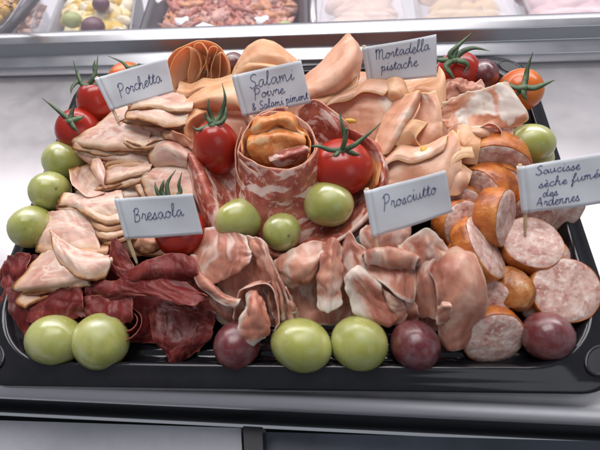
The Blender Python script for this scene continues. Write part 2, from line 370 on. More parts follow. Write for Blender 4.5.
def mat_tomato(orange=False):
    m = M_('orange_tomato_skin' if orange else 'red_tomato_skin'); v = m.coord('Object')
    c = m.ramp(m.noise(v, .5, 2), [(.3, (.33, .014, .008)), (.6, (.45, .028, .011)), (.8, (.52, .055, .016))]) if not orange else m.ramp(m.noise(v, .6, 2), [(.3, (.60, .10, .012)), (.7, (.72, .22, .03))])
    return m.done(c, .24, .2, (1, .2, .1), .003, coat=.15)
def simple(name, col, rough=.5, metal=0, bumps=None, var=.12, scale=1.0, spec=.5, sss=0, coat=0):
    m = M_(name); v = m.coord('Object'); a = np.array(col)
    c = m.ramp(m.noise(v, scale, 3), [(.3, tuple(a*(1-var))), (.7, tuple(np.minimum(a*(1+var), .95)))])
    if bumps: m.bump(m.noise(v, bumps[0], 3), bumps[1], .0004)
    return m.done(c, rough, sss, metal=metal, spec=spec, coat=coat)
def mat_steel(name, col=(.74, .715, .725), rough=.40):
    m = M_(name); v = m.coord('Object'); g = m.noise(m.stretch(v, (.06, 9, 9)), 1.0, 3)
    c = m.mix(m.ramp(m.noise(v, .35, 5, .65), [(.35, 0.0), (.7, .35)]), col, tuple(np.array(col)*.94))
    sm = m.noise(m.warp(v, .5, 1.5), .5, 5, .6); r = m.ramp(sm, [(.3, rough-.02), (.7, rough+.04)])
    sc = m.ramp(m.math('ABSOLUTE', m.math('SUBTRACT', m.noise(m.warp(m.stretch(v, (.25, 2.5, 1)), .3, .8), 1.6, 2), .5)), [(.0, 1.0), (.006, 0.0)])
    c = m.mix(m.math('MULTIPLY', sc, .18), c, (.5, .48, .48))
    m.bump(g, .02, .0002)
    return m.done(c, r, metal=1.0)
def mat_clear(name, col=(.93, .93, .97), rough=.05, alpha=.25):
    m = M_(name); m.done(col, rough, spec=.6); m.p.inputs['Alpha'].default_value = alpha
    return m.m
MPL, MMO, MGO = mat_porchetta(True), mat_mortadella(True), mat_raw_ham_orange()
MP, MM, MG, MB_, MS = mat_porchetta(), mat_mortadella(), mat_prosciutto(), mat_bresaola(), mat_salami()
MGL = mat_prosciutto('prosciutto_pale', 1.15, .12, .8); MSC = mat_salami('chilli_salami', 1.0)
MCUT, MCAS, MEND = mat_sausage_cut(), mat_casing(), mat_sausage_end()
MGG, MGR, MT, MTO = mat_grape(), mat_grape(True), mat_tomato(), mat_tomato(True)
MBLK = simple('black_tray_plastic', (.010, .010, .013), .11, var=.2, bumps=(1.5, .03))
MRING = simple('clip_ring_plastic', (.02, .02, .024), .12)
MGREEN = simple('calyx_green', (.095, .145, .075), .55, bumps=(6, .4), var=.45, scale=2)
MSCAR = simple('stem_scar_brown', (.16, .11, .05), .7)
MPAPER = simple('flag_paper', (.74, .76, .80), .75, var=.03, bumps=(8, .05))
MINK = simple('ballpoint_ink', (.06, .06, .19), .45)
MWOOD = simple('toothpick_wood', (.62, .45, .28), .6, var=.2, scale=4)
MSTEEL = mat_steel('counter_steel'); MRAIL = mat_steel('rail_steel', (.52, .52, .55), .30)
# ------------------------------------------------------------------ the counter
MDARK_ = simple('recess_black', (.02, .022, .028), .5)
XL, XR, YB, YF = -70, 70, 12.99, -12.19
def strip(name, prof, mat, x0=XL, x1=XR, **k):
    """a straight extrusion along x of a (y, z) profile"""
    V = []; F = []; n = len(prof)
    for x in (x0, x1): V += [(x, y, z) for y, z in prof]
    F = [(i, i+1, n+i+1, n+i) for i in range(n-1)]
    return mesh(name, V, F, mat, **k)
def arc(cy, cz, r, a0, a1, n=8): return [(cy+r*math.cos(math.radians(a0+(a1-a0)*i/n)), cz+r*math.sin(math.radians(a0+(a1-a0)*i/n))) for i in range(n+1)]
top = strip('counter_top', [(YB, -.15), (YB-.05, 0)]+[(YF+1.1, 0)]+arc(YF+.75, -.75, .75, 75, 160, 10)+[(YF+.35, -.60)], MSTEEL)
tag(top, kind='structure')
h = [(YB+.02, -.15), (YB+.02, .78), (YB+.10, .86), (YB+1.35, .92), (YB+1.42, .98), (YB+1.42, 1.95), (YB+1.5, 2.03), (YB+2.0, 2.05), (YB+2.08, 2.12), (YB+2.75, 2.14), (YB+2.85, 2.05), (YB+2.85, -6)]
rail = strip('counter_rail', h, MRAIL); tag(rail, 'stepped stainless steel rail running along the back of the counter', 'rail')

tag(strip('counter_recess', [(YF+.30, -.62), (YF+.32, -.9), (YF+.40, -9)], MDARK_), kind='structure')
# lower front of the case
MPAN = simple('grey_panel', (.54, .54, .59), .35, var=.05); MDARK = simple('dark_recess', (.02, .022, .028), .4); MBLUE = simple('blue_grey_panel', (.13, .145, .18), .3, var=.3, scale=.2)
def flat(name, pts, z, t, mat, kind=None, label=None, cat=None):
    P = [at(px, py, z) for px, py in pts]; n = len(P)
    V = [tuple(p) for p in P]+[(p[0], p[1], p[2]-t) for p in P]
    F = [tuple(range(n)), tuple(range(2*n-1, n-1, -1))]+[(i, n+i, n+(i+1) % n, (i+1) % n) for i in range(n)]
    o = mesh(name, V, F, mat, smooth=False); return tag(o, label, cat, kind=kind)
fl = mesh('floor', *box(-120, 120, -120, YF+.2, -9.2, -9), MDARK, smooth=False); tag(fl, kind='structure')
flat('counter_cabinet', [(-260, 412), (241, 428), (247, 560), (-320, 560)], -4.0, .5, MPAN, label='pale grey cabinet under the counter edge, left of the dark upright bar', cat='cabinet')
flat('counter_cabinet', [(266, 432), (760, 446), (800, 560), (270, 560)], -5.2, .5, MBLUE, label='blue grey cabinet under the counter edge, right of the dark upright bar', cat='cabinet')
flat('upright_bar', [(243, 426), (262, 427), (268, 560), (249, 560)], -3.6, 1.5, simple('bar_black', (.03, .03, .04), .35), label='narrow dark upright bar between the two cabinet faces below the counter edge', cat='bar')

# the well of the display case and its pans
well = mesh('display_floor', *box(XL, XR, YB+2.9, YB+60, -7.2, -7), MRAIL, smooth=False); tag(well, kind='structure')
def pan(label, pts, z, hgt, mat, content, heap, wall=.25, lip=.5, lidmat=None, group='food pans in the display case', cat='food pan', rim_mat=None):
    """four pixel corners at rim height z (back-left, back-right, front-right, front-left)"""
    R = np.array([at(px, py, z) for px, py in pts]); cen = R.mean(0); root = empty('food_pan', (cen[0], cen[1], z-hgt)); tag(root, label, cat, group)
    def ring(k, zz):
        Q = cen+(R-cen)*k; Q[:, 2] = zz; n = 8; out = []
        for i in range(4):      # rounded corners
            p, a, b = Q[i], Q[i-1], Q[(i+1) % 4]; r = .16
            A, B = p+(a-p)*r, p+(b-p)*r
            for t in np.linspace(0, 1, n): out.append((1-t)**2*A+2*t*(1-t)*p+t*t*B)
        return out
    prof = [(.84, z-hgt), (1.0-.02, z-.12), (1.03, z), (1.0, z+.06), (.97, z), (.94, z-.15), (.80, z-hgt+.25)]
    V = []; F = []
    for k, zz in prof: V += ring(k, zz)
    n = 32
    for j in range(len(prof)-1):
        for i in range(n): F.append((j*n+i, j*n+(i+1) % n, (j+1)*n+(i+1) % n, (j+1)*n+i))
    F.append(tuple(range(n))[::-1]); F.append(tuple((len(prof)-1)*n+i for i in range(n)))
    mesh('tray', V, F, mat, parent=root)
    if content: content(root, R, cen, z, heap)
    if lidmat:
        V = []; F = []
        lp = [(1.04, z+.05), (1.03, z+.3), (.96, z+.9), (.9, z+1.05), (.4, z+1.15)]
        for k, zz in lp: V += ring(k, zz)
        for j in range(len(lp)-1):
            for i in range(n): F.append((j*n+i, j*n+(i+1) % n, (j+1)*n+(i+1) % n, (j+1)*n+i))
        F.append(tuple((len(lp)-1)*n+i for i in range(n)))
        mesh('lid', V, F, lidmat, parent=root)
    return root
def lumps(mats, count, size, seed, seed_bumps=.35, long=1.0):
    def f(root, R, cen, z, heap):
        rnd = random.Random(seed); byname = {}
        for k in range(count):
            u, v = rnd.uniform(.12, .88), rnd.uniform(.12, .88)
            P = (R[0]*(1-u)+R[1]*u)*(1-v)+(R[3]*(1-u)+R[2]*u)*v
            zz = z-heap[0]+heap[1]*(1-(2*u-1)**2)*(1-(2*v-1)**2)+rnd.uniform(-.2, .25)
            nm, mt = rnd.choice(mats); r = size*rnd.uniform(.6, 1.3); V = []; F = []; nb, na = 8, 10
            ax = [rnd.uniform(.6, 1.5)*long, rnd.uniform(.6, 1.2), rnd.uniform(.4, .9)]; A = Matrix.Rotation(rnd.uniform(0, 6.3), 3, 'Z') @ Matrix.Rotation(rnd.uniform(-.7, .7), 3, 'X')
            for j in range(nb+1):
                for i in range(na):
                    a, b = math.pi*j/nb, 2*math.pi*i/na; d = Vector((math.sin(a)*math.cos(b), math.sin(a)*math.sin(b), math.cos(a)))
                    d2 = d*(1+seed_bumps*nz((d.x*1.7+k, d.y*1.7, d.z*1.7))); q = A @ Vector((d2.x*ax[0]*r, d2.y*ax[1]*r, d2.z*ax[2]*r))
                    V.append((P[0]+q.x, P[1]+q.y, zz+q.z))
            for j in range(nb):
                for i in range(na): F.append((j*na+i, j*na+(i+1) % na, (j+1)*na+(i+1) % na, (j+1)*na+i))
            byname.setdefault((nm, mt.name), (mt, []))[1].append((V, F))
        for (nm, _), (mt, ps) in byname.items():
            o = mesh(nm, *join(*ps), mt, parent=root); o['kind'] = 'stuff'
    return f
MGREYPAN = simple('grey_pan', (.30, .30, .33), .35); MDKPAN = simple('dark_pan', (.045, .045, .055), .4); MCLR = mat_clear('clear_plastic', (.88, .86, .92), .08, .30)
MLID = mat_clear('clear_lid', (.90, .86, .93), .06, .34)
yel = [('pasta_pieces', simple('pasta_cream', (.74, .60, .30), .5, sss=.2)), ('pasta_pieces', simple('pasta_cream_pale', (.78, .70, .52), .5, sss=.2)), ('egg_pieces', simple('egg_yellow', (.74, .52, .12), .5))]
redm = [('meat_pieces', simple('marinated_red', (.40, .13, .10), .45, var=.5)), ('meat_pieces', simple('marinated_pink', (.58, .32, .27), .45, var=.4)), ('pepper_pieces', simple('marinated_orange', (.60, .27, .14), .45, var=.3))]
# a rough bed under each heap
pan('small pan of yellow food at the far left corner of the case', [(-50, -25), (38, -25), (2, 30), (-60, 30)], -1.2, 3.0, MGREYPAN, lumps([('food_pieces', simple('yellow_orange_food', (.70, .45, .12), .4))], 40, .9, 5), (.8, .6))
pan('narrow clear tub of pinkish crumbs beside the black bar at the left', [(28, -8), (40, -8), (26, 44), (4, 44)], -.9, 3.0, MCLR, lumps([('crumbs', simple('pink_crumbs', (.58, .40, .33), .6))], 70, .4, 8), (.9, .3))
pan('grey pan of creamy pasta salad with dark grapes', [(72, -30), (140, -30), (128, 46), (40, 48)], -1.0, 3.5, MGREYPAN, lumps(yel, 230, .72, 11), (1.3, 1.3))
pan('wide dark pan of marinated red meat pieces', [(160, -30), (306, -32), (308, 42), (136, 46)], -1.2, 3.5, MDKPAN, lumps(redm, 420, .55, 13, .9, 1.6), (1.4, .7))
pan('clear lidded tub with pale peach spread behind the mortadella flag', [(328, -32), (392, -34), (408, 36), (318, 38)], -1.2, 3.0, MCLR, lumps([('spread', simple('peach_spread', (.78, .58, .44), .5))], 60, 1.0, 17, .15), (1.5, .4), lidmat=MLID)
pan('clear lidded tub with yellow spread above the back right tomato', [(410, -34), (488, -36), (520, 33), (420, 35)], -1.2, 3.0, MCLR, lumps([('spread', simple('yellow_spread', (.72, .50, .20), .5))], 60, 1.0, 19, .15), (1.5, .4), lidmat=MLID)
pan('clear lidded tub with pink spread at the far right of the case', [(508, -36), (640, -40), (690, 28), (540, 32)], -1.2, 3.0, MCLR, lumps([('spread', simple('pink_spread', (.76, .50, .50), .5))], 80, 1.2, 23, .15), (1.4, .5), lidmat=MLID)
o = mesh('divider_bar', *tube([at(-12, 50, -.5), at(16, 20, -.5), at(46, -14, -.5)], .42, 10), MDKPAN); tag(o, 'thick black bar between the two pans in the top left corner', 'bar')
o = mesh('divider_bar', *tube([at(314, 36, -.9), at(313, 10, -.9), at(313, -30, -.9)], .35, 10), MRAIL); tag(o, 'light metal bar between the red meat pan and the clear tubs', 'bar')
MTAG = simple('white_tag', (.86, .85, .87), .5)
for px, py, r, lab in ((182, 20, 7, 'round white price tag lying on the marinated meat, left one'), (262, 19, 7, 'round white price tag lying on the marinated meat, right one'), (160, -1, 5, 'small white price tag at the top edge of the marinated meat')):
    c0 = at(px, py, -.3); k = r/FPX*depth(c0); n = 18
    ring = [(c0[0]+k*math.cos(2*math.pi*i/n)*(1+.12*math.sin(3*i)), c0[1]+k*.9*math.sin(2*math.pi*i/n), c0[2]+.15*math.sin(i*.9)) for i in range(n)]
    V = ring+[(x, y, z-.06) for x, y, z in ring]; F = [tuple(range(n)), tuple(range(2*n-1, n-1, -1))]+[(i, n+i, n+(i+1) % n, (i+1) % n) for i in range(n)]
    tag(mesh('price_tag', V, F, MTAG, smooth=False), lab, 'price tag', 'white tags on the marinated meat')
flat('price_card', [(195, 26), (203, 22), (222, 28), (219, 31)], -.2, .06, MTAG, label='white pointed card lying on the marinated meat near the front edge', cat='price tag')
for px, py, r, cc, lab, nm in ((93, 27, 11, (.13, .05, .07), 'dark purple grape half in the pasta salad, front one', 'grape_half'), (101, 4, 8, (.12, .05, .08), 'dark purple grape half in the pasta salad, back one', 'grape_half'), (72, 20, 9, (.38, .44, .16), 'pale green grape in the pasta salad', 'grape_half'), (285, 27, 7, (.45, .52, .22), 'pale green olive among the marinated meat', 'olive')):
    c0 = at(px, py, .1); k = r/FPX*depth(c0); V = []; F = []; nb, na = 10, 14
    for j in range(nb+1):
        for i in range(na):
            a, b = math.pi*j/nb, 2*math.pi*i/na; V.append((c0[0]+k*1.1*math.sin(a)*math.cos(b), c0[1]+k*math.sin(a)*math.sin(b), c0[2]+k*.8*math.cos(a)))
    for j in range(nb):
        for i in range(na): F.append((j*na+i, j*na+(i+1) % na, (j+1)*na+(i+1) % na, (j+1)*na+i))
    tag(mesh(nm, V, F, simple(nm+'_skin', cc, .35)), lab, 'fruit')

gv = [(YB+2.55, 2.1), (YB+4.2, 7.5), (YB+7.5, 14.5), (YB+13, 21)]
MGLS = mat_clear('case_glass', (.86, .82, .90), .08, .30)  # veil of reflected light painted in as a pale, half-clear film
tag(strip('case_glass', gv, MGLS), 'hazy slanting glass of the display case rising behind the steel rail', 'glass pane')
# ------------------------------------------------------------------ the platter
TH = math.radians(1.53); TW, TD = 33.0, 22.96
def rrect(hx, hy, r, z, n=12):
    out = []
    for cx, cy, a0 in ((hx-r, hy-r, 0), (-hx+r, hy-r, 90), (-hx+r, -hy+r, 180), (hx-r, -hy+r, 270)):
        for k in range(n+1):
            a = math.radians(a0+90*k/n); out.append((cx+r*math.cos(a), cy+r*math.sin(a), z))
    # subdivide straight sides
    return out
def trot(p): return (p[0]*math.cos(TH)-p[1]*math.sin(TH), p[0]*math.sin(TH)+p[1]*math.cos(TH), p[2])
hx, hy = TW/2, TD/2
loops = [(hx-.9, hy-.9, 2.2, .03), (hx-.7, hy-.7, 2.3, .06), (hx-.45, hy-.45, 2.4, .9), (hx-.05, hy-.05, 2.5, 1.0), (hx, hy, 2.5, 1.08), (hx, hy, 2.5, 1.55), (hx-.08, hy-.08, 2.45, 1.66), (hx-.45, hy-.45, 2.6, 1.74),
         (hx-.85, hy-.85, 3.6, 1.90), (hx-.95, hy-.95, 3.7, 1.98), (hx-1.05, hy-1.05, 3.75, 1.98), (hx-1.15, hy-1.15, 3.8, 1.88), (hx-1.55, hy-1.5, 3.7, .85), (hx-1.75, hy-1.7, 3.6, .72)]
d = 1.9
for k in range(5):
    loops += [(hx-d, hy-d, max(1.2, 3.5-d*.3), .70), (hx-d-.12, hy-d-.12, max(1.2, 3.4-d*.3), .79), (hx-d-.3, hy-d-.3, max(1.2, 3.4-d*.3), .79), (hx-d-.42, hy-d-.42, max(1.2, 3.3-d*.3), .70)]; d += .75
V = []; F = []
for l in loops: V += [trot(p) for p in rrect(*l)]
n = 52
for j in range(len(loops)-1):
    for i in range(n): F.append((j*n+i, j*n+(i+1) % n, (j+1)*n+(i+1) % n, (j+1)*n+i))
F.append(tuple((len(loops)-1)*n+i for i in range(n)))
tray = empty('serving_tray', (0, 0, 0)); tag(tray, 'black plastic serving tray full of cold meats on the steel counter', 'tray')
tb = mesh('tray_base', V, F, MBLK, parent=tray)
md = tb.modifiers.new('bev', 'EDGE_SPLIT'); md.split_angle = math.radians(50)
for sx, sy in ((1, 1), (1, -1), (-1, 1), (-1, -1)):     # the clip hole in each corner
    cx, cy = sx*(hx-1.45), sy*(hy-1.45); az = math.atan2(-sy, sx)
    ring = []
    for i in range(28):
        a = 2*math.pi*i/28; ex, ey = .78*math.cos(a), .50*math.sin(a); ring.append(trot((cx+ex*math.cos(az+math.pi/2*0)-ey*math.sin(az), cy+ex*math.sin(az)+ey*math.cos(az), 1.86)))
    ring.append(ring[0]); V1, F1 = tube(ring, .07, 8, cap=False); rg = mesh('clip_ring', V1, F1, MRING, parent=tray)
    V2 = [trot((cx, cy, 1.90))]+[(p[0], p[1], 1.885) for p in ring[:-1]]; sub('clip_hole_disc', V2, [(0, 1+i, 1+(i+1) % 28) for i in range(28)], MDARK, rg, tray)  # raised dark disc stands in for the open clip hole
# ------------------------------------------------------------------ sliced meats (rows run from the back of a slice to its front; pixel x, pixel y, height)
def P_(label, rows, **k): k.setdefault('th', .075); k.setdefault('crease', .035); k.setdefault('rnd', .15); k.setdefault('rim', (0, 1, 1, 0)); k.setdefault('wob', .08); k.setdefault('freq', .8); m = k.pop('mat', MP); return slice_('porchetta_slice', label, 'ham slice', 'porchetta slices on the left of the tray', m, rows, **k)
def Bz(label, rows, **k): k.setdefault('th', .05); k.setdefault('crease', .11); k.setdefault('wob', .12); k.setdefault('freq', .9); k.setdefault('ragged', .12); return slice_('bresaola_slice', label, 'dried beef', 'bresaola slices at the front left', MB_, rows, **k)
def Mo(label, rows, **k): k.setdefault('th', .065); k.setdefault('crease', .06); k.setdefault('ragged', .03); m = k.pop('mat', MM); return slice_('mortadella_slice', label, 'mortadella', 'mortadella slices at the back', m, rows, **k)
def Pr(label, rows, **k): k.setdefault('th', .05); k.setdefault('crease', .12); k.setdefault('wob', .12); k.setdefault('freq', .9); k.setdefault('ragged', .12); m = k.pop('mat', MG); return slice_('prosciutto_slice', label, 'prosciutto', 'prosciutto slices in the tray', m, rows, **k)
def Sa(label, rows, **k): k.setdefault('th', .08); k.setdefault('crease', .05); k.setdefault('ragged', .05); m = k.pop('mat', MS); return slice_('salami_slice', label, 'salami', 'salami slices round the centre roll', m, rows, **k)

def stack(short, rows, shifts):
    for (dx, dy, dz), w in zip(shifts, ('first', 'second', 'third')):
        P_('%s porchetta slice stacked under %s' % (w, short), [[(x+dx, y+dy, z+dz) for x, y, z in r] for r in rows], wob=.1)
# flat slices at the bottom of each heap
P_('porchetta slice lying flat under the porchetta heap at the back left', [[(88, 128, 2.0), (130, 105, 2.2), (190, 105, 2.2)], [(76, 150, 1.9), (130, 150, 2.3), (200, 150, 2.4)], [(72, 192, 1.6), (130, 190, 2.2), (200, 192, 2.4)]], n=34, wob=.12)
P_('porchetta slice lying flat beneath the folds behind the bresaola flag', [[(75, 190, 1.6), (130, 185, 2.2), (195, 185, 2.4)], [(58, 225, 1.5), (130, 215, 2.1), (205, 220, 2.2)], [(45, 262, 1.4), (120, 258, 1.9), (190, 255, 2.0)]], n=34, wob=.12)
Bz('bresaola slice spread flat on the tray floor under the dark red heap', [[(0, 285, .95), (60, 285, 1.2), (130, 265, 1.6), (215, 262, 1.8)], [(-6, 315, .95), (60, 315, 1.1), (130, 325, 1.2), (215, 318, 1.3)], [(8, 340, .9), (60, 342, .92), (130, 343, .95), (208, 345, .95)]], n=40)
Pr('prosciutto slice spread flat under the front prosciutto folds', [[(215, 262, 2.4), (300, 258, 2.7), (400, 258, 2.7), (475, 275, 2.3)], [(215, 290, 1.8), (300, 284, 2.1), (400, 286, 2.1), (475, 292, 1.9)], [(215, 318, 1.2), (300, 306, 1.4), (400, 306, 1.4), (475, 318, 1.3)], [(225, 332, .95), (300, 326, .98), (400, 326, .98), (470, 342, .95)]], n=40)
Mo('mortadella slice lying flat beneath the mortadella folds behind the salami', [[(190, 92, 2.4), (290, 75, 2.8), (380, 72, 2.8), (440, 75, 2.6)], [(190, 125, 2.6), (290, 112, 3.0), (380, 112, 3.0), (450, 112, 2.8)], [(200, 160, 2.4), (300, 150, 2.5), (390, 160, 2.6), (470, 150, 2.4)]], n=34)
Mo('mortadella slice lying flat behind the prosciutto flag', [[(380, 130, 2.6), (420, 122, 2.8), (470, 118, 2.8)], [(385, 165, 2.7), (420, 165, 2.8), (468, 160, 2.6)], [(380, 215, 2.2), (420, 212, 2.4), (455, 210, 2.2)]], n=30)
Pr('prosciutto slice lying flat under the folds at the back right corner', [[(440, 90, 2.4), (470, 85, 2.6), (500, 92, 2.4)], [(440, 120, 2.6), (480, 118, 2.7), (515, 118, 2.4)], [(445, 150, 2.4), (480, 152, 2.4), (508, 150, 2.0)]], n=30)
Sa('salami slice lying flat under the centre roll and the three grapes', [[(200, 165, 2.2), (270, 160, 2.2), (350, 160, 2.2)], [(215, 205, 1.9), (280, 205, 1.8), (355, 195, 2.0)], [(235, 238, 1.7), (285, 242, 1.6), (330, 232, 1.8)]], n=34)

# porchetta
P_('large pale porchetta slice by the back left tomatoes with a browned front edge', [[(112, 110, 3.7), (135, 101, 4.0), (168, 106, 4.0)], [(92, 127, 4.0), (120, 121, 4.5), (152, 126, 4.3)], [(73, 139, 3.9), (105, 143, 4.4), (150, 146, 4.3)], [(70, 145, 3.6), (105, 151, 4.0), (152, 153, 4.0)]], rim=(0, 1, 1, 0))
P_('upper leaf of porchetta over the orange pocket at the foot of the porchetta flag', [[(136, 105, 5.0), (152, 103, 5.4), (172, 103, 5.4), (192, 109, 5.2)], [(126, 113, 5.2), (146, 113, 5.6), (168, 117, 5.6), (188, 118, 5.3)], [(124, 119, 5.2), (145, 121, 5.5), (166, 127, 5.5), (188, 125, 5.2)]], rim=(0, 1, 1, 0), wob=.07)
P_('orange-brown porchetta leaf open like a pocket at the foot of the porchetta flag', [[(124, 119, 4.7), (142, 119, 4.4), (162, 122, 4.2), (184, 130, 4.1)], [(116, 125, 4.6), (136, 129, 4.0), (160, 132, 4.0), (182, 136, 4.0)], [(116, 133, 4.5), (134, 139, 4.3), (154, 139, 4.4), (172, 137, 4.4)], [(120, 138, 4.5), (136, 145, 4.6), (153, 144, 4.7), (168, 139, 4.7)]], rim=(0, 1, 1, 0), mat=MPL)
P_('pale fatty porchetta slice just above the orange pocket by the porchetta flag', [[(130, 114, 4.85), (150, 114, 5.0), (186, 118, 4.8)], [(122, 122, 4.85), (147, 127, 5.1), (184, 132, 4.9)]], th=.12, rim=(0, 1, 1, 0))
P_('pink porchetta slice lying below the porchetta flag, between pocket and mortadella rosette', [[(128, 104, 4.0), (150, 94, 4.3), (182, 92, 4.2)], [(130, 110, 4.4), (155, 102, 4.7), (188, 100, 4.6)], [(136, 116, 4.2), (158, 110, 4.4), (190, 110, 4.3)]])
P_('brown lean porchetta slice deep between the layered folds', [[(100, 150, 2.9), (125, 152, 3.0), (152, 156, 3.0)], [(100, 164, 2.7), (124, 166, 2.9), (152, 168, 3.0)], [(104, 178, 2.6), (124, 176, 2.8), (148, 174, 2.9)]], mat=MPL, wob=.15)
P_('porchetta slice rolled round herb stuffing beside the tall tomato', [[(166, 134, 4.4), (179, 140, 4.6), (193, 152, 4.4)], [(150, 145, 4.5), (166, 145, 4.9), (187, 158, 4.6)], [(149, 160, 4.0), (166, 160, 4.3), (187, 166, 4.1)], [(156, 168, 3.5), (170, 169, 3.6), (188, 170, 3.6)]])
P_('brown herb-flecked porchetta curl above the rolled slice, left of the tall tomato', mat=MPL, wob=.16, freq=1.1, rows=[[(160, 133, 4.9), (176, 131, 5.2), (194, 142, 5.0)], [(165, 139, 4.8), (179, 141, 4.8), (192, 151, 4.7)], [(170, 137, 4.3), (180, 140, 4.3), (192, 149, 4.2)]])
P_('thin porchetta edge showing directly beneath the large pale slice', [[(92, 143, 3.3), (116, 146, 3.4), (148, 148, 3.5)], [(76, 150, 3.2), (106, 156, 3.4), (150, 158, 3.6)]])
P_('second thin porchetta edge under the large pale slice, just above the small fat curl', [[(96, 153, 3.0), (115, 154, 3.1), (150, 156, 3.1)], [(95, 160, 2.9), (114, 164, 3.2), (152, 166, 3.3)]])
P_('porchetta slice hooked over the topmost left green grape', [[(85, 141, 3.3), (96, 145, 3.3), (108, 150, 3.3)], [(70, 145, 3.4), (80, 154, 3.3), (98, 162, 3.2)], [(74, 151, 2.7), (85, 161, 2.6), (100, 168, 2.7)]], n=36)
P_('porchetta slice curled into a bowl between the two upper left grapes and the layered folds', [[(68, 169, 3.3), (73, 186, 3.5), (86, 197, 3.6), (104, 192, 3.5)], [(80, 166, 2.6), (84, 179, 2.5), (92, 187, 2.5), (106, 187, 2.7)], [(94, 160, 2.6), (97, 170, 2.2), (102, 178, 2.4), (110, 182, 2.6)]], n=40)
P_('small white fat curl standing at the end of the layered porchetta folds', [[(91, 159, 3.5), (99, 159, 3.9), (106, 169, 3.9)], [(93, 170, 3.4), (99, 177, 3.8), (105, 186, 3.6)], [(98, 182, 3.0), (103, 187, 3.2), (110, 188, 3.1)]], n=32)
P_('tan-edged porchetta fold, upper of two behind the bresaola flag', [[(106, 158, 3.2), (126, 158, 3.4), (154, 163, 3.4)], [(103, 177, 3.4), (123, 175, 3.7), (148, 173, 3.8)], [(101, 185, 3.0), (122, 183, 3.3), (144, 181, 3.4)]])
P_('tan-edged porchetta fold, lower of two behind the bresaola flag', [[(107, 176, 3.0), (126, 174, 3.2), (152, 174, 3.2)], [(92, 193, 3.2), (115, 187, 3.4), (142, 179, 3.6)]])
P_('pale pink porchetta slice above the bresaola flag with green sepals lying on it', [[(143, 167, 3.2), (166, 162, 3.5), (196, 159, 3.3)], [(140, 180, 3.6), (166, 175, 4.0), (198, 172, 3.8)], [(148, 200, 3.3), (170, 198, 3.6), (202, 197, 3.5)]])
P_('broad pale porchetta slice left of the bresaola flag, top of the lower heap', [[(76, 195, 3.1), (96, 192, 3.3), (122, 190, 3.3)], [(60, 199, 3.2), (88, 204, 3.6), (124, 204, 3.7)], [(57, 205, 2.9), (84, 213, 3.3), (110, 219, 3.4), (127, 221, 3.3)]])
P_('wavy brown-edged porchetta slice just under the broad pale one', [[(63, 207, 2.8), (86, 211, 2.9), (124, 221, 2.9)], [(70, 212, 2.95), (95, 224, 3.2), (127, 227, 3.4)]], ruffle=(.12, 2, 1))
P_('ruffled golden porchetta fold by the bresaola toothpick, upper one', [[(94, 230, 2.6), (110, 226, 2.8), (130, 222, 2.9)], [(97, 239, 2.7), (112, 234, 3.0), (132, 231, 3.1)]], n=34)
P_('ruffled golden porchetta fold by the bresaola toothpick, lower one', [[(103, 239, 2.4), (118, 236, 2.6), (138, 230, 2.7)], [(105, 248, 2.5), (119, 243, 2.8), (140, 240, 2.9)]], n=34)
P_('crinkled brown porchetta scrap half hidden below the bresaola flag', mat=MPL, rows=[[(132, 232, 2.6), (150, 232, 2.8), (168, 232, 2.7)], [(132, 245, 2.7), (150, 242, 3.0), (166, 242, 2.8)], [(136, 255, 2.3), (150, 252, 2.5), (164, 250, 2.3)]], n=34, wob=.15, freq=1.2)
P_('porchetta slice with a pink lean middle, right of the lowest left grape', [[(43, 213, 2.4), (62, 211, 3.0), (84, 212, 3.2)], [(38, 230, 2.5), (62, 228, 3.1), (94, 230, 3.1)], [(36, 248, 2.2), (55, 254, 2.7), (103, 253, 3.0)]], th=.14)
P_('white folded-over porchetta corner hanging down to the bresaola', [[(51, 230, 3.0), (60, 238, 3.3), (78, 249, 3.4), (104, 254, 3.3)], [(54, 244, 3.2), (65, 256, 3.5), (84, 266, 3.6), (110, 262, 3.4)], [(58, 257, 2.9), (68, 271, 3.2), (88, 280, 3.3), (106, 279, 3.0)]], th=.14)
P_('lowest porchetta slice, a pale wedge pointing to the front left corner', [[(42, 250, 2.5), (58, 252, 2.9), (78, 258, 2.9)], [(28, 269, 2.6), (50, 267, 3.1), (84, 272, 3.2)], [(13, 287, 2.5), (34, 286, 2.9), (62, 282, 3.0), (87, 278, 3.0)], [(20, 291, 2.1), (38, 289, 2.3), (66, 285, 2.4), (86, 281, 2.4)]])
P_('looped porchetta edge under the pale wedge, open towards the front', mat=MP, rows=[[(22, 290, 2.3), (34, 288, 2.4), (58, 284, 2.5), (88, 279, 2.6)], [(16, 301, 2.2), (33, 294, 2.0), (58, 288, 2.1), (90, 284, 2.3)], [(24, 309, 2.2), (40, 301, 2.3), (62, 289, 2.5), (92, 283, 2.7)]], n=40, th=.12)

stack('the pale one over the bresaola flag', [[(143, 167, 3.2), (166, 162, 3.5), (196, 159, 3.3)], [(138, 180, 3.6), (166, 175, 3.9), (198, 172, 3.7)], [(146, 198, 3.3), (170, 196, 3.6), (202, 195, 3.5)]], [(-4, 2, -.22), (-9, 5, -.5)])
stack('the broad one left of the bresaola flag', [[(76, 195, 3.1), (96, 192, 3.3), (122, 190, 3.3)], [(60, 200, 3.2), (88, 206, 3.5), (124, 206, 3.6)], [(57, 206, 2.9), (84, 215, 3.2), (110, 221, 3.3), (127, 223, 3.2)]], [(0, 4, -.2), (3, 9, -.45), (8, 15, -.7)])
stack('the large pale one by the back left tomatoes', [[(92, 127, 4.0), (120, 121, 4.3), (152, 126, 4.2)], [(75, 143, 3.7), (105, 149, 4.1), (150, 152, 4.0)], [(78, 147, 3.3), (106, 153, 3.5), (150, 155, 3.5)]], [(4, 7, -.3), (8, 13, -.6)])
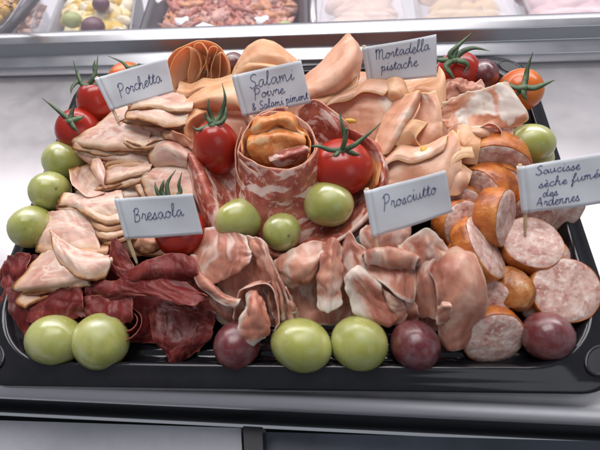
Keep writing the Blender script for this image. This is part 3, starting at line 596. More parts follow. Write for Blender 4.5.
stack('the pocket-shaped one', [[(136, 112, 4.8), (152, 110, 5.0), (190, 115, 4.8)], [(122, 130, 4.0), (140, 136, 4.2), (170, 140, 4.2)], [(120, 138, 4.0), (136, 147, 4.2), (166, 146, 4.3)]], [(3, 4, -.2)])
stack('the wedge at the front left', [[(42, 252, 2.4), (58, 254, 2.8), (80, 260, 2.8)], [(28, 271, 2.5), (50, 270, 2.9), (84, 275, 3.0)], [(16, 290, 2.3), (36, 289, 2.6), (62, 285, 2.8), (90, 281, 2.8)]], [(3, 5, -.2)])
stack('the two tan-edged folds', [[(104, 164, 3.2), (126, 162, 3.3), (154, 167, 3.3)], [(97, 186, 3.2), (118, 182, 3.4), (144, 178, 3.6)], [(98, 194, 2.8), (120, 190, 2.9), (144, 185, 3.1)]], [(2, 3, -.1), (6, 14, -.35)])

# traced front edges of the folded porchetta, from the top down
for lab, fr, mt in (('just under the large pale slice by the tomatoes', [(72, 149, 3.6), (86, 153, 3.7), (104, 157, 3.7), (120, 155, 3.8), (150, 155, 3.8)], MP),
        ('with a lean brown face in the upper layers right of the hooked slice', [(98, 161, 3.4), (112, 160, 3.5), (128, 159, 3.6), (152, 160, 3.6)], MPL),
        ('forming the middle line of the layered folds right of the hooked slice', [(103, 169, 3.2), (116, 165, 3.5), (130, 165, 3.6), (152, 167, 3.5)], MP),
        ('with a lean face just above the tan-edged folds', [(104, 175, 3.2), (118, 171, 3.4), (134, 170, 3.5), (152, 171, 3.5)], MPL),
        ('ending in a tan edge beside the bowl-shaped curl', [(99, 188, 3.2), (114, 183, 3.5), (132, 178, 3.7), (148, 175, 3.7)], MP),
        ('lowest of the layered folds above the bresaola flag', [(97, 195, 3.0), (116, 190, 3.2), (134, 185, 3.4), (150, 180, 3.5)], MP)):
    P_('porchetta leaf '+lab, leaf(fr), mat=mt, rim=(0, 1, 1, 0), rnd=.1)
for lab, fr, mt in (('second in the heap left of the bresaola flag', [(58, 207, 3.0), (72, 207, 3.2), (88, 217, 3.4), (104, 225, 3.5), (126, 223, 3.5)], MP),
        ('third in the heap left of the bresaola flag, brown faced', [(66, 211, 2.8), (80, 215, 3.0), (94, 228, 3.2), (108, 233, 3.3), (128, 228, 3.3)], MPL),
        ('fourth in the heap left of the bresaola flag', [(74, 216, 2.7), (88, 226, 2.9), (99, 238, 3.1), (112, 240, 3.2), (130, 233, 3.2)], MP),
        ('at the bottom edge of the heap left of the bresaola toothpick', [(92, 234, 2.6), (102, 244, 2.9), (114, 245, 3.0), (132, 240, 3.0)], MPL),
        ('under the slice with the pink lean middle', [(36, 252, 2.3), (55, 257, 2.7), (80, 258, 2.9), (106, 256, 2.9)], MPL),
        ('crossing behind the white folded-over corner', [(60, 252, 2.6), (80, 268, 3.0), (104, 268, 3.0), (114, 262, 3.0)], MP),
        ('under the pocket at the porchetta flag', [(118, 142, 4.3), (134, 149, 4.4), (152, 149, 4.5), (168, 143, 4.5)], MP),
        ('pink topped, above the pocket at the porchetta flag', [(128, 112, 5.2), (148, 109, 5.6), (170, 113, 5.6), (190, 113, 5.4)], MP)):
    P_('porchetta leaf '+lab, leaf(fr, (3, -8, .1)), mat=mt, rim=(0, 1, 1, 0), rnd=.1)
# bresaola
Bz('dark bresaola slice hanging over the front left corner of the tray', [[(8, 256, 1.7), (25, 254, 1.9), (44, 256, 1.9)], [(0, 275, 1.7), (15, 272, 2.0), (38, 276, 2.1)], [(-8, 305, 1.6), (10, 300, 1.9), (34, 305, 1.9)], [(-6, 338, 1.2), (12, 347, 1.1), (36, 345, 1.1)]], ruffle=(.10, 2, 2))
Bz('frayed bresaola slice at the left rim under the lowest green grape', [[(7, 255, 2.1), (16, 253, 2.3), (32, 253, 2.2)], [(4, 265, 2.2), (15, 268, 2.4), (30, 263, 2.3)], [(-1, 287, 1.9), (10, 288, 2.1), (24, 283, 2.1)]], n=36, wob=.16, ragged=.2)
Bz('pinkish see-through bresaola slice below the looped porchetta', [[(46, 288, 2.3), (62, 283, 2.6), (82, 287, 2.6)], [(30, 306, 2.1), (55, 300, 2.5), (84, 302, 2.6)], [(24, 323, 1.7), (50, 326, 2.0), (80, 319, 2.1)]])
Bz('upright pointed bresaola tip beside the bresaola toothpick', [[(111, 236, 3.4), (116, 238, 3.6), (121, 243, 3.4)], [(108, 255, 3.2), (118, 258, 3.4), (132, 262, 3.3)], [(108, 270, 2.8), (120, 279, 3.0), (137, 277, 3.0)]], n=36)
Bz('long wavy bresaola slice at the foot of the bresaola flag', [[(110, 260, 3.0), (126, 270, 3.2), (150, 259, 3.7), (176, 254, 3.7), (198, 258, 3.5)], [(111, 270, 2.9), (127, 281, 3.2), (151, 273, 3.6), (176, 270, 3.6), (199, 274, 3.4)], [(118, 277, 2.4), (131, 285, 2.6), (153, 287, 2.8), (177, 283, 2.8), (200, 284, 2.8)]])
Bz('bresaola slice rolled over a dark hollow, in the middle of the red heap', [[(100, 288, 2.6), (122, 278, 3.0), (152, 277, 3.2), (190, 281, 3.2)], [(98, 296, 2.6), (125, 289, 3.0), (155, 288, 3.3), (204, 294, 3.3)], [(102, 302, 2.3), (138, 296, 3.0), (168, 300, 3.3), (190, 307, 3.3), (214, 298, 3.1)]], n=48)
Bz('bresaola slice hanging down the front of the red heap to the tray floor', [[(145, 297, 1.3), (172, 300, 1.4), (208, 303, 1.5)], [(150, 316, 1.6), (180, 318, 1.8), (214, 318, 1.6)], [(154, 340, 1.6), (180, 343, 1.8), (210, 338, 1.5)], [(163, 354, 1.1), (176, 364, 1.1), (200, 354, 1.0)]])
Bz('ruffled bresaola slice behind the front left pair of grapes', [[(76, 297, 2.4), (105, 294, 2.7), (134, 296, 2.7)], [(74, 309, 2.3), (105, 310, 2.6), (132, 313, 2.6)], [(80, 318, 2.2), (108, 320, 2.3), (134, 324, 2.1)]], ruffle=(.16, 3.2, 1), n=40)
Bz('bresaola scrap with a white fat thread lying before the rolled slice', [[(84, 285, 2.7), (100, 280, 2.9), (116, 282, 2.9)], [(84, 294, 2.6), (100, 290, 2.9), (118, 292, 2.8)], [(90, 303, 2.3), (104, 300, 2.5), (118, 302, 2.4)]], n=36, wob=.16)
def spiral(center, r0, r1, turns, zlo, zhi, a0, tilt=(0, 0), squash=.8, flare=0.0, seed=0):
    rows = []
    for t in np.linspace(0, 1, 6):
        row = []
        for s in np.linspace(0, 1, int(10*turns)+4):
            a = a0+2*math.pi*turns*s; r = (r0+(r1-r0)*s)*(1+flare*t)*(1+.10*nz((s*4, t, seed)))
            row.append((center[0]+r*math.cos(a)+tilt[0]*t, center[1]+r*squash*math.sin(a)+tilt[1]*t, zlo+(zhi-zlo)*t*(1+.06*nz((s*5, seed, 1)))))
        rows.append(row)
    return rows
c = at(132, 322, 1.4)
Bz('small bresaola rosette right of the front left grapes', spiral((c[0], c[1]-.1), .18, .95, 2.3, .9, 2.2, .5, (0, -.25), .85, .25, 3), world=True, n=44, wob=.05, rnd=0)
Bz('dark bresaola fold pressed against the prosciutto behind the front red grape', [[(192, 258, 3.0), (203, 262, 3.1), (212, 266, 2.8)], [(190, 278, 2.8), (204, 282, 2.9), (214, 286, 2.6)], [(194, 306, 2.0), (206, 310, 2.1), (222, 312, 1.9)]], n=36)

Bz('bresaola slice gathered in tight upright folds behind the front left grapes', pleats((72, 287, 2.5), (76, 311, 2.0), (130, 312, 2.1), (136, 286, 2.7), 3, .5, .3, 3), n=56, rnd=.1, wob=.05)
Bz('bresaola slice in loose level folds along the left rim', pleats((2, 262, 1.9), (42, 262, 2.2), (34, 340, 1.3), (-8, 335, 1.2), 4, .5, .30, 5), n=56, rnd=.15, wob=.06)
Bz('bresaola slice bunched behind the long wavy one, under the hidden tomato', pleats((148, 246, 3.3), (196, 246, 3.4), (196, 274, 3.2), (146, 276, 3.1), 2, .5, .28, 6), n=44, rnd=.15)
Bz('bresaola slice crumpled inside the dark hollow of the rolled one', pleats((140, 302, 2.0), (146, 334, 1.5), (208, 330, 1.6), (206, 300, 2.1), 3, .5, .35, 7), n=50, rnd=.1, wob=.08)
# mortadella
def fan(center, R, a0, a1, waves, amp, up, seed):
    """a slice gathered at its foot: pleats spread from the foot to a domed edge"""
    rows = []; toward = -FW*np.array([1, 1, .25]); toward /= np.linalg.norm(toward); side = RT; upv = up/np.linalg.norm(up); ns = waves*8+1
    for t in np.linspace(.10, 1, 9):
        row = []
        for s in np.linspace(0, 1, ns):
            ph = 2*math.pi*waves*s; a = math.radians(a0+(a1-a0)*(s+.035*math.sin(2*ph)))
            r = R*t*(1-.05*math.cos(ph)+.06*nz((s*5, seed, 0)))
            dep = amp*(t**.8)*(math.sin(ph)*(1+.3*nz((s*4, 2, seed)))) - 1.5*amp*(t-.55)**2*4*.55
            p = center+side*r*math.cos(a)+upv*r*math.sin(a)*.95+toward*dep; row.append(tuple(p))
        rows.append(row)
    return rows
edge = [(176, 90), (170, 74), (173, 60), (181, 50), (189, 47), (191, 58), (188, 74), (191, 88), (196, 80), (201, 68), (199, 56), (194, 46), (201, 43), (207, 52), (206, 62), (200, 74), (195, 90), (203, 88), (207, 76), (206, 62), (210, 48), (217, 48), (214, 58), (211, 70), (214, 84), (219, 78), (220, 62), (221, 52), (227, 60), (229, 74), (223, 90)]
rows = []
for f, sh in ((0, 0), (.22, .05), (.5, .16), (.8, .36), (1.0, .6)):
    r = []
    for px, py in edge:
        a = at(px, py, 3.6+(90-py)/45*2.6); q = a+np.array([.15, 1.0, -.30])*f*.85; ce = at(199, 72, 4.6)+np.array([.15, 1.0, -.3])*f*.85; r.append(tuple(q+(ce-q)*sh))
    rows.append(r)
Mo('mortadella slice cupped behind the many-folded rosette', [[(168, 92, 3.2), (166, 68, 4.4), (176, 50, 5.4), (198, 41, 5.9), (218, 46, 5.6), (230, 66, 4.6), (228, 92, 3.2)], [(176, 94, 3.0), (176, 72, 3.8), (184, 58, 4.4), (199, 52, 4.7), (213, 56, 4.5), (222, 72, 3.9), (220, 94, 3.0)], [(188, 94, 2.8), (190, 80, 3.2), (194, 72, 3.5), (200, 68, 3.6), (206, 72, 3.5), (210, 82, 3.2), (210, 94, 2.8)]], mat=MMO, rnd=.05, th=.06)
Mo('mortadella slice gathered into a many-folded rosette, right of the porchetta flag', rows, world=True, n=130, wob=.02, rnd=0, th=.05, crease=0, rim=(1, 0, 0, 0), mat=MMO)
Mo('mortadella slice with a wavy edge lying at the foot of the many-folded rosette', leaf([(176, 96, 3.9), (188, 98, 4.2), (200, 93, 4.5), (214, 93, 4.6), (230, 88, 4.6)], (2, -9, .3)), mat=MMO, rnd=.1)
Mo('mortadella leaf curling along the upper edge of the smooth pale slice', leaf([(383, 168, 4.4), (396, 160, 4.7), (412, 163, 4.8), (428, 158, 5.0), (444, 150, 5.1)], (3, -10, .1)), rnd=.1)
Mo('mortadella leaf with an orange edge right of the smooth pale slice', leaf([(446, 178, 4.5), (452, 166, 4.8), (462, 158, 4.9), (474, 158, 4.8)], (-2, -10, .1)), mat=MMO, rnd=.1)
Mo('mortadella leaf under the cone, reaching to the salami flag', leaf([(302, 100, 4.8), (318, 106, 5.0), (336, 100, 5.1), (356, 90, 5.2)], (2, -9, .1)), mat=MMO, rnd=.1)
Mo('domed mortadella fold standing behind the salami flag', [[(231, 77, 4.2), (242, 52, 5.0), (257, 40, 5.6), (276, 42, 5.5), (299, 62, 4.8)], [(232, 79, 4.6), (245, 62, 5.6), (262, 53, 6.2), (281, 56, 6.0), (301, 66, 5.1)], [(238, 83, 4.4), (250, 74, 5.2), (265, 73, 5.4), (286, 76, 5.2), (302, 80, 4.8)]], rnd=.15, mat=MMO)
Mo('orange mortadella fold tucked under the domed one behind the salami flag', [[(230, 78, 4.2), (240, 63, 4.9), (262, 62, 5.5), (288, 67, 5.3)], [(229, 82, 4.4), (244, 69, 5.5), (264, 66, 6.1), (290, 70, 5.6)], [(236, 90, 4.2), (252, 84, 4.6), (270, 82, 4.8), (290, 86, 4.6)]], rnd=.15, mat=MMO)
Mo('broad mortadella fold behind the tall tomato, left of the salami flag', [[(185, 99, 4.6), (200, 90, 5.1), (225, 81, 5.4), (242, 76, 5.2)], [(183, 104, 5.0), (204, 98, 5.6), (228, 92, 5.8), (248, 89, 5.6)], [(186, 112, 4.9), (208, 105, 5.3), (230, 104, 5.5), (250, 110, 5.3)], [(191, 117, 4.2), (208, 112, 4.5), (232, 110, 4.7), (250, 116, 4.5)]], rnd=.2, mat=MMO)
Mo('pink mortadella slice hanging behind the tall tomato under the broad fold', [[(192, 108, 4.2), (215, 105, 4.3), (248, 107, 4.3)], [(192, 122, 4.4), (220, 119, 4.6), (254, 121, 4.5)], [(195, 142, 3.8), (220, 142, 3.8), (254, 142, 3.8)]], rnd=.2)
Mo('small curled mortadella lip left of the tall tomato', [[(203, 106, 4.7), (191, 110, 5.0), (181, 121, 4.9), (183, 138, 4.4)], [(208, 111, 4.9), (197, 115, 5.3), (187, 125, 5.2), (187, 141, 4.6)], [(208, 118, 4.4), (200, 121, 4.5), (193, 129, 4.5), (193, 144, 4.2)]], n=40, rnd=.2, mat=MMO)
Mo('mortadella slice rolled into a cone left of the mortadella flag', [[(303, 78, 4.4), (303, 88, 5.2), (306, 98, 5.2), (313, 105, 4.4)], [(324, 58, 5.2), (330, 68, 6.1), (335, 84, 5.9), (338, 96, 4.7)], [(347, 36, 5.8), (353, 46, 6.5), (355, 64, 6.2), (357, 82, 4.9)], [(350, 37, 5.3), (359, 48, 5.6), (362, 58, 5.4), (358, 68, 5.1)], [(346, 42, 4.6), (353, 52, 4.8), (356, 60, 4.8), (354, 68, 4.7)]], rnd=.1, n=40)
Mo('wide mortadella slice sloping down behind the chilli-edged tomato', [[(314, 106, 4.3), (340, 92, 4.9), (365, 84, 5.4), (387, 81, 5.4)], [(328, 118, 4.0), (350, 109, 4.6), (372, 104, 5.0), (395, 108, 4.9)], [(336, 134, 3.6), (355, 130, 4.1), (374, 128, 4.3), (388, 132, 4.2)], [(348, 154, 3.1), (365, 155, 3.3), (382, 156, 3.4)]], rnd=.2)
Mo('rounded orange mortadella fold directly below the mortadella flag', [[(382, 82, 5.1), (392, 78, 5.7), (403, 80, 5.6), (410, 94, 5.1)], [(383, 94, 5.2), (393, 92, 5.6), (404, 95, 5.5), (411, 105, 5.0)], [(386, 108, 4.6), (394, 106, 4.8), (405, 108, 4.7), (412, 114, 4.5)]], n=40, rnd=.2, mat=MMO)
Mo('shaded mortadella fold under the right end of the mortadella flag', [[(405, 82, 4.7), (422, 79, 5.0), (436, 76, 5.2), (440, 66, 5.4)], [(404, 93, 4.9), (420, 88, 5.2), (437, 88, 5.4), (445, 78, 5.4)], [(408, 102, 4.5), (424, 102, 4.7), (437, 108, 4.9), (447, 108, 4.8)]], n=40, rnd=.2, mat=MMO)
Mo('pointed mortadella slice folded along a sharp pale ridge, centre of the mortadella', [[(392, 98, 4.9), (384, 118, 4.7), (372, 152, 4.1)], [(408, 94, 5.6), (397, 114, 5.4), (380, 155, 4.6)], [(419, 91, 5.9), (409, 112, 5.6), (388, 153, 4.7)], [(421, 97, 5.3), (412, 116, 4.9), (394, 148, 4.2)]], rnd=.05, n=48)
Mo('mortadella slice standing as a pale wall right of the sharp ridge', [[(418, 92, 5.7), (428, 93, 5.7), (435, 91, 5.6)], [(420, 105, 5.1), (434, 108, 5.4), (441, 113, 5.3)], [(412, 122, 4.6), (430, 128, 5.0), (442, 130, 4.9)], [(402, 142, 4.2), (426, 149, 4.4), (442, 148, 4.2)]], rnd=.05)
Mo('small orange mortadella pleat inside the pointed fold', [[(397, 128, 4.8), (412, 120, 5.2), (428, 123, 5.0)], [(393, 139, 4.8), (409, 130, 5.2), (416, 138, 5.0)], [(398, 148, 4.4), (412, 144, 4.5), (424, 152, 4.5)]], n=38, rnd=.1, mat=MMO)
Mo('smooth pale mortadella slice spread above the prosciutto flag', [[(384, 158, 3.9), (402, 146, 4.2), (426, 151, 4.3), (454, 128, 5.1)], [(383, 172, 4.0), (405, 161, 4.5), (433, 157, 4.9), (459, 140, 5.2)], [(384, 187, 3.8), (408, 181, 4.2), (436, 176, 4.6), (462, 168, 4.7)], [(382, 210, 3.2), (408, 206, 3.5), (440, 200, 3.8), (460, 192, 3.8)]], rnd=.15, n=40)
Mo('mortadella corner pointing at the smoked sausage right of the prosciutto flag', [[(450, 166, 4.3), (460, 163, 4.6), (473, 171, 4.4)], [(449, 180, 4.3), (460, 178, 4.6), (469, 182, 4.3)], [(450, 196, 3.8), (458, 195, 4.0), (464, 190, 3.8)]], n=34, rnd=.1)
Mo('orange mortadella slice behind the topmost sausage slice', [[(458, 126, 4.7), (468, 126, 4.9), (482, 130, 4.7)], [(456, 142, 4.8), (466, 144, 5.0), (480, 148, 4.7)], [(456, 160, 4.2), (466, 163, 4.2), (478, 166, 4.0)]], n=34, rnd=.15, mat=MMO)
Mo('mortadella slice in soft folds under the mortadella flag, left of the back right tomato', pleats((398, 84, 4.6), (404, 108, 4.6), (446, 112, 4.8), (438, 80, 5.0), 3, .55, .36, 11), n=50, rnd=.1, mat=MMO)
Mo('mortadella slice pleated between the sharp ridge and the wide sloping slice', pleats((356, 96, 4.9), (352, 150, 3.5), (392, 150, 4.2), (400, 96, 5.1), 3, .5, .3, 12, (1.1, .6)), n=50, rnd=.1)
Mo('mortadella slice in folds left of the topmost sausage slice', pleats((440, 122, 4.6), (448, 168, 4.2), (478, 168, 4.1), (478, 122, 4.6), 3, .5, .32, 13), n=50, rnd=.1, mat=MMO)
Mo('mortadella slice ruffled between the cone and the domed fold behind the salami flag', pleats((290, 66, 4.8), (296, 100, 4.4), (326, 98, 4.6), (318, 62, 5.0), 2, .5, .35, 14), n=40, rnd=.1, mat=MMO)
Mo('mortadella slice with a wavy edge along the top of the wide sloping one', leaf([(314, 112, 4.7), (332, 104, 5.1), (348, 100, 5.2), (364, 92, 5.5), (384, 96, 5.4)], (6, -10, .1)), rnd=.1)
# prosciutto, back right
Pr('prosciutto slice in small tight folds between the two back right tomatoes', pleats((446, 78, 4.6), (448, 104, 4.5), (494, 100, 4.5), (488, 76, 4.7), 4, .5, .34, 15), n=54, rnd=.1, wob=.08, rim=(0, 1, 1, 1))
Pr('prosciutto slice gathered above the topmost sausage slice, fat edge upwards', pleats((450, 126, 4.6), (456, 152, 4.1), (504, 152, 4.0), (500, 126, 4.7), 4, .5, .34, 16), n=54, rnd=.1, mat=MGL, rim=(1, 0, 1, 1))
Pr('crumpled brownish prosciutto in front of the dark back right grape', [[(441, 82, 4.3), (455, 77, 4.9), (468, 82, 4.8), (484, 80, 4.7)], [(442, 92, 4.5), (456, 86, 5.1), (468, 93, 4.9), (488, 90, 4.7)], [(444, 104, 4.2), (458, 101, 4.5), (472, 101, 4.5), (492, 98, 4.2)]], wob=.28, freq=1.0, n=40, rim=(0, 0, 0, 0))
Pr('broad orange prosciutto fold reaching to the right rim by the orange tomato', [[(437, 105, 4.9), (460, 95, 5.3), (485, 88, 5.6), (509, 81, 5.7)], [(437, 113, 4.6), (462, 105, 5.0), (490, 99, 5.2), (519, 97, 5.3)], [(442, 121, 4.4), (464, 117, 4.6), (492, 116, 4.8), (530, 117, 4.8)], [(446, 129, 4.3), (465, 128, 4.5), (494, 128, 4.5), (524, 127, 4.4)]], mat=MGO, n=50, rim=(1, 0, 0, 1), rnd=.1, crease=.10)
Pr('curled prosciutto with a white fat edge above the topmost sausage slice', [[(447, 130, 4.3), (462, 124, 4.9), (480, 126, 4.9), (499, 131, 4.7)], [(449, 140, 4.3), (463, 133, 4.8), (480, 134, 4.9), (497, 139, 4.6)], [(452, 149, 3.8), (466, 146, 4.0), (482, 141, 4.1), (491, 142, 4.1)]], mat=MGO, n=44, ruffle=(.10, 2, 0))
Pr('small white-edged prosciutto loop next to the mauve slice, above the sausage', [[(478, 128, 4.9), (490, 126, 5.2), (500, 133, 5.0), (494, 143, 4.7), (482, 144, 4.6)], [(480, 130, 4.5), (489, 129, 4.7), (496, 134, 4.6), (491, 141, 4.4), (482, 142, 4.3)]], mat=mat_prosciutto('prosciutto_loop', 1.15, .2, .9), n=40, rnd=.1)
Pr('mauve prosciutto slice between the curled one and the right green grape', [[(486, 120, 4.2), (500, 120, 4.4), (514, 125, 4.2)], [(484, 138, 4.0), (498, 138, 4.2), (512, 140, 3.9)], [(480, 158, 3.4), (496, 159, 3.4), (510, 156, 3.2)]], n=38)

# salami
B0 = at(281, 232, 1.4); T0 = at(277, 140, 5.9)
def petal(a0, a1, rb, rt, zt0, zt1, n=9, lean=0.0, wave=.05, seed=1):
    rows = []
    for t in np.linspace(0, 1, 7):
        row = []
        for s in np.linspace(0, 1, n):
            a = math.radians(a0+(a1-a0)*s); r = (rb+(rt-rb)*t)*(1+wave*nz((s*3, t*2, seed)))+lean*s*(1-t); f = t*(zt0+(zt1-zt0)*s)
            q = B0+(T0-B0)*f; row.append((q[0]+r*math.cos(a), q[1]+r*.88*math.sin(a), q[2]+.25*math.sin(a)*0))
        rows.append(row)
    return rows
Sa('salami slice forming the right back wall of the centre roll, striped with white fat', petal(125, -62, 2.4, 2.0, 1.08, .92, seed=2, wave=.12), world=True, rnd=.1, n=44, rim=(0, 1, 1, 1), wob=.15)
Sa('salami slice forming the left wall of the centre roll', petal(262, 75, 2.5, 2.05, .9, 1.10, seed=3, wave=.12), world=True, rnd=.1, n=44, rim=(0, 1, 1, 1), wob=.15)
Sa('salami slice wrapped round the front of the centre roll', petal(205, 378, 2.75, 2.2, 1.03, .95, seed=4, lean=.25, wave=.13), world=True, rnd=.1, n=48, rim=(0, 1, 1, 1), wob=.15)
Sa('salami slice overlapping the left front of the centre roll, its edge running down slantwise', petal(150, 292, 2.95, 2.32, 1.0, .42, seed=9, wave=.10), world=True, rnd=.05, n=44, rim=(0, 1, 1, 1), wob=.08)
Sa('chilli salami slice lining the inside of the centre roll', petal(-25, 205, 1.85, 1.85, .93, 1.0, n=12, seed=8, wave=.15), world=True, rnd=.02, n=60, mat=MSC, wob=.10)
Sa('orange chilli salami slice folded upright at the back of the centre roll', [[(246, 128, 5.4), (258, 117, 6.0), (275, 112, 6.3), (292, 116, 6.1), (305, 130, 5.5)], [(248, 134, 5.6), (262, 125, 6.2), (277, 120, 6.5), (291, 123, 6.3), (304, 137, 5.7)], [(252, 142, 5.0), (266, 135, 5.3), (278, 132, 5.4), (290, 135, 5.3), (302, 144, 5.0)]], mat=MSC, wob=.16, freq=.8, n=40, ruffle=(.10, 2, 2))
Sa('orange and white chilli salami slice folded across the middle of the centre roll', [[(247, 134, 5.6), (262, 128, 5.8), (280, 128, 5.8), (305, 136, 5.6)], [(247, 142, 5.7), (264, 136, 6.1), (282, 135, 6.1), (306, 143, 5.7)], [(250, 153, 5.2), (268, 150, 5.6), (286, 148, 5.5), (304, 152, 5.2)], [(256, 164, 4.7), (270, 164, 4.9), (288, 162, 4.9), (300, 160, 4.7)]], mat=MSC, wob=.14, freq=.7, n=44)
Sa('salami corner with a fat white edge, lowest in the opening of the centre roll', [[(266, 156, 5.3), (282, 149, 5.6), (306, 144, 5.7)], [(270, 162, 5.4), (288, 156, 5.7), (309, 150, 5.7)], [(276, 169, 4.8), (290, 165, 5.0), (306, 160, 5.0)]], wob=.08, n=36)
Sa('salami slice standing left of the roll, between tall tomato and bresaola flag', [[(186, 162, 3.8), (190, 177, 3.8), (195, 197, 3.6), (203, 217, 3.2), (214, 238, 2.8)], [(190, 152, 4.7), (197, 166, 4.9), (204, 184, 4.8), (213, 207, 4.4), (224, 234, 3.7)], [(210, 158, 3.4), (215, 171, 3.4), (222, 185, 3.2), (229, 201, 3.0), (238, 222, 2.8)], [(236, 158, 2.9), (239, 171, 2.8), (242, 185, 2.7), (246, 200, 2.5), (252, 217, 2.3)]], rnd=.1, n=40)
Sa('dark salami slice behind the roll and below the salami flag', [[(296, 110, 5.0), (314, 100, 5.6), (334, 111, 5.6), (350, 124, 5.4)], [(300, 122, 4.6), (317, 116, 5.0), (334, 126, 5.1), (347, 138, 4.7)], [(306, 142, 3.6), (320, 142, 3.8), (333, 148, 3.8), (343, 157, 3.6)]], rnd=.2)
Sa('orange-rimmed salami slice curving round the right tomato and grape like a bowl', [[(348, 128, 4.3), (379, 146, 4.1), (391, 170, 3.7), (383, 203, 3.2), (360, 233, 2.7), (326, 255, 2.3), (290, 265, 2.2), (262, 257, 2.2)], [(345, 127, 5.1), (372, 141, 5.0), (384, 168, 4.6), (377, 198, 4.1), (357, 226, 3.6), (325, 247, 3.3), (290, 257, 3.1), (264, 251, 2.9)], [(345, 140, 4.0), (362, 152, 3.9), (371, 170, 3.6), (363, 195, 3.2), (345, 218, 2.9), (318, 235, 2.6), (290, 242, 2.4), (270, 240, 2.3)], [(335, 150, 3.0), (348, 160, 2.8), (352, 175, 2.6), (345, 195, 2.3), (330, 212, 2.1), (310, 222, 1.9), (290, 228, 1.8), (275, 228, 1.8)]], rnd=.1, n=48, mat=MS)
Sa('thin chilli salami slice lining the orange-rimmed one on the right', [[(352, 128, 4.9), (371, 140, 4.9), (380, 160, 4.7), (378, 188, 4.3)], [(350, 136, 4.4), (366, 148, 4.3), (374, 166, 4.1), (370, 190, 3.7)], [(348, 146, 3.7), (360, 156, 3.6), (366, 172, 3.4), (360, 194, 3.0)]], mat=MSC, n=40)

# prosciutto, front
Pr('large domed prosciutto slice with pale veins right of the bresaola flag', [[(195, 237, 3.0), (208, 227, 3.7), (227, 227, 3.9), (248, 236, 3.8)], [(188, 254, 3.1), (208, 247, 3.8), (229, 246, 4.1), (251, 249, 3.9)], [(190, 273, 2.9), (209, 268, 3.5), (231, 264, 3.9), (251, 258, 3.8)], [(199, 288, 2.7), (214, 284, 3.2), (231, 276, 3.5), (249, 264, 3.6)], [(208, 287, 2.3), (219, 281, 2.6), (233, 272, 2.9), (246, 261, 3.1)]], n=46, wob=.10, ragged=.08, mat=MGL, crease=.09)
Pr('shaded prosciutto slice inside the pocket below the large domed one', [[(212, 262, 2.7), (235, 256, 3.0), (262, 252, 3.1)], [(216, 285, 2.4), (238, 280, 2.6), (264, 278, 2.8)], [(224, 304, 2.0), (242, 300, 2.1), (262, 298, 2.3)]], n=40)
Pr('long prosciutto edge trailing from the large domed slice to the front red grape', [[(189, 254, 3.1), (192, 271, 3.1), (203, 288, 3.1), (219, 302, 3.0), (238, 308, 2.9)], [(194, 256, 3.3), (199, 271, 3.4), (210, 286, 3.4), (224, 297, 3.3), (240, 302, 3.2)], [(200, 262, 2.8), (207, 276, 2.9), (216, 288, 2.9), (228, 297, 2.8), (241, 301, 2.8)]], n=44, mat=MGL, wob=.05, ragged=.06)
Pr('dark prosciutto slice under the trailing edge, above the front red grape', [[(193, 272, 2.4), (206, 288, 2.5), (224, 302, 2.5), (240, 310, 2.4)], [(198, 290, 2.1), (210, 303, 2.2), (226, 314, 2.1), (240, 320, 2.1)], [(208, 308, 1.7), (218, 316, 1.7), (228, 324, 1.7), (240, 328, 1.6)]], n=38)
Pr('red-brown prosciutto slice falling from the salami bowl behind the rosette', [[(243, 233, 3.9), (258, 237, 4.2), (268, 249, 4.1), (274, 264, 3.8)], [(246, 247, 3.6), (262, 253, 4.2), (275, 267, 4.0), (282, 284, 3.5)], [(255, 266, 3.2), (268, 275, 3.7), (281, 289, 3.5), (291, 304, 2.9)], [(260, 285, 2.7), (272, 295, 3.0), (286, 307, 2.7), (299, 317, 2.2)]], n=44, wob=.09, ruffle=(.13, 3, 1))
Pr('prosciutto slice arched like a hood round the rosette above the front red grape', [[(234, 322, 2.5), (236, 302, 3.1), (245, 289, 3.7), (259, 284, 3.9), (272, 292, 3.7), (278, 310, 3.3), (275, 336, 2.4)], [(238, 318, 2.3), (240, 299, 2.9), (249, 286, 3.3), (260, 281, 3.4), (272, 287, 3.3), (279, 304, 2.9), (277, 328, 2.1)], [(244, 318, 2.0), (246, 302, 2.4), (252, 292, 2.6), (261, 288, 2.7), (270, 294, 2.6), (274, 308, 2.4), (272, 326, 1.9)]], n=44, mat=MG, wob=.06, rnd=.1)
Pr('prosciutto leaf with a white fat corner in the heart of the rosette', [[(247, 293, 3.3), (256, 291, 3.6), (266, 301, 3.4)], [(243, 311, 3.3), (253, 310, 3.8), (269, 318, 3.4)], [(237, 330, 2.9), (249, 330, 3.3), (270, 334, 2.9)], [(238, 345, 2.2), (248, 347, 2.5), (268, 342, 2.3)]], n=44, mat=mat_prosciutto('prosciutto_fat_corner', 1.2, .3, .9), rim=(0, 1, 1, 0), wob=.09)
Pr('pleated prosciutto tucked beside the rosette, left of the front green grapes', [[(262, 284, 3.2), (276, 282, 3.4), (290, 290, 3.2)], [(266, 300, 2.9), (280, 300, 3.1), (296, 306, 2.8)], [(270, 318, 2.3), (282, 318, 2.3), (300, 320, 2.1)]], n=44, ruffle=(.2, 3, 2))
Pr('prosciutto slice folded over just below the salami bowl, with a white tip', [[(272, 260, 3.0), (290, 249, 3.6), (312, 242, 3.8), (330, 239, 3.7)], [(274, 272, 3.0), (292, 265, 3.7), (312, 262, 3.9), (327, 255, 3.7)], [(284, 281, 2.7), (295, 282, 3.2), (307, 279, 3.3), (317, 270, 3.2)], [(293, 289, 2.2), (301, 288, 2.5), (311, 283, 2.7), (320, 276, 2.7)]], n=48, rim=(0, 0, 1, 1), mat=MGL)
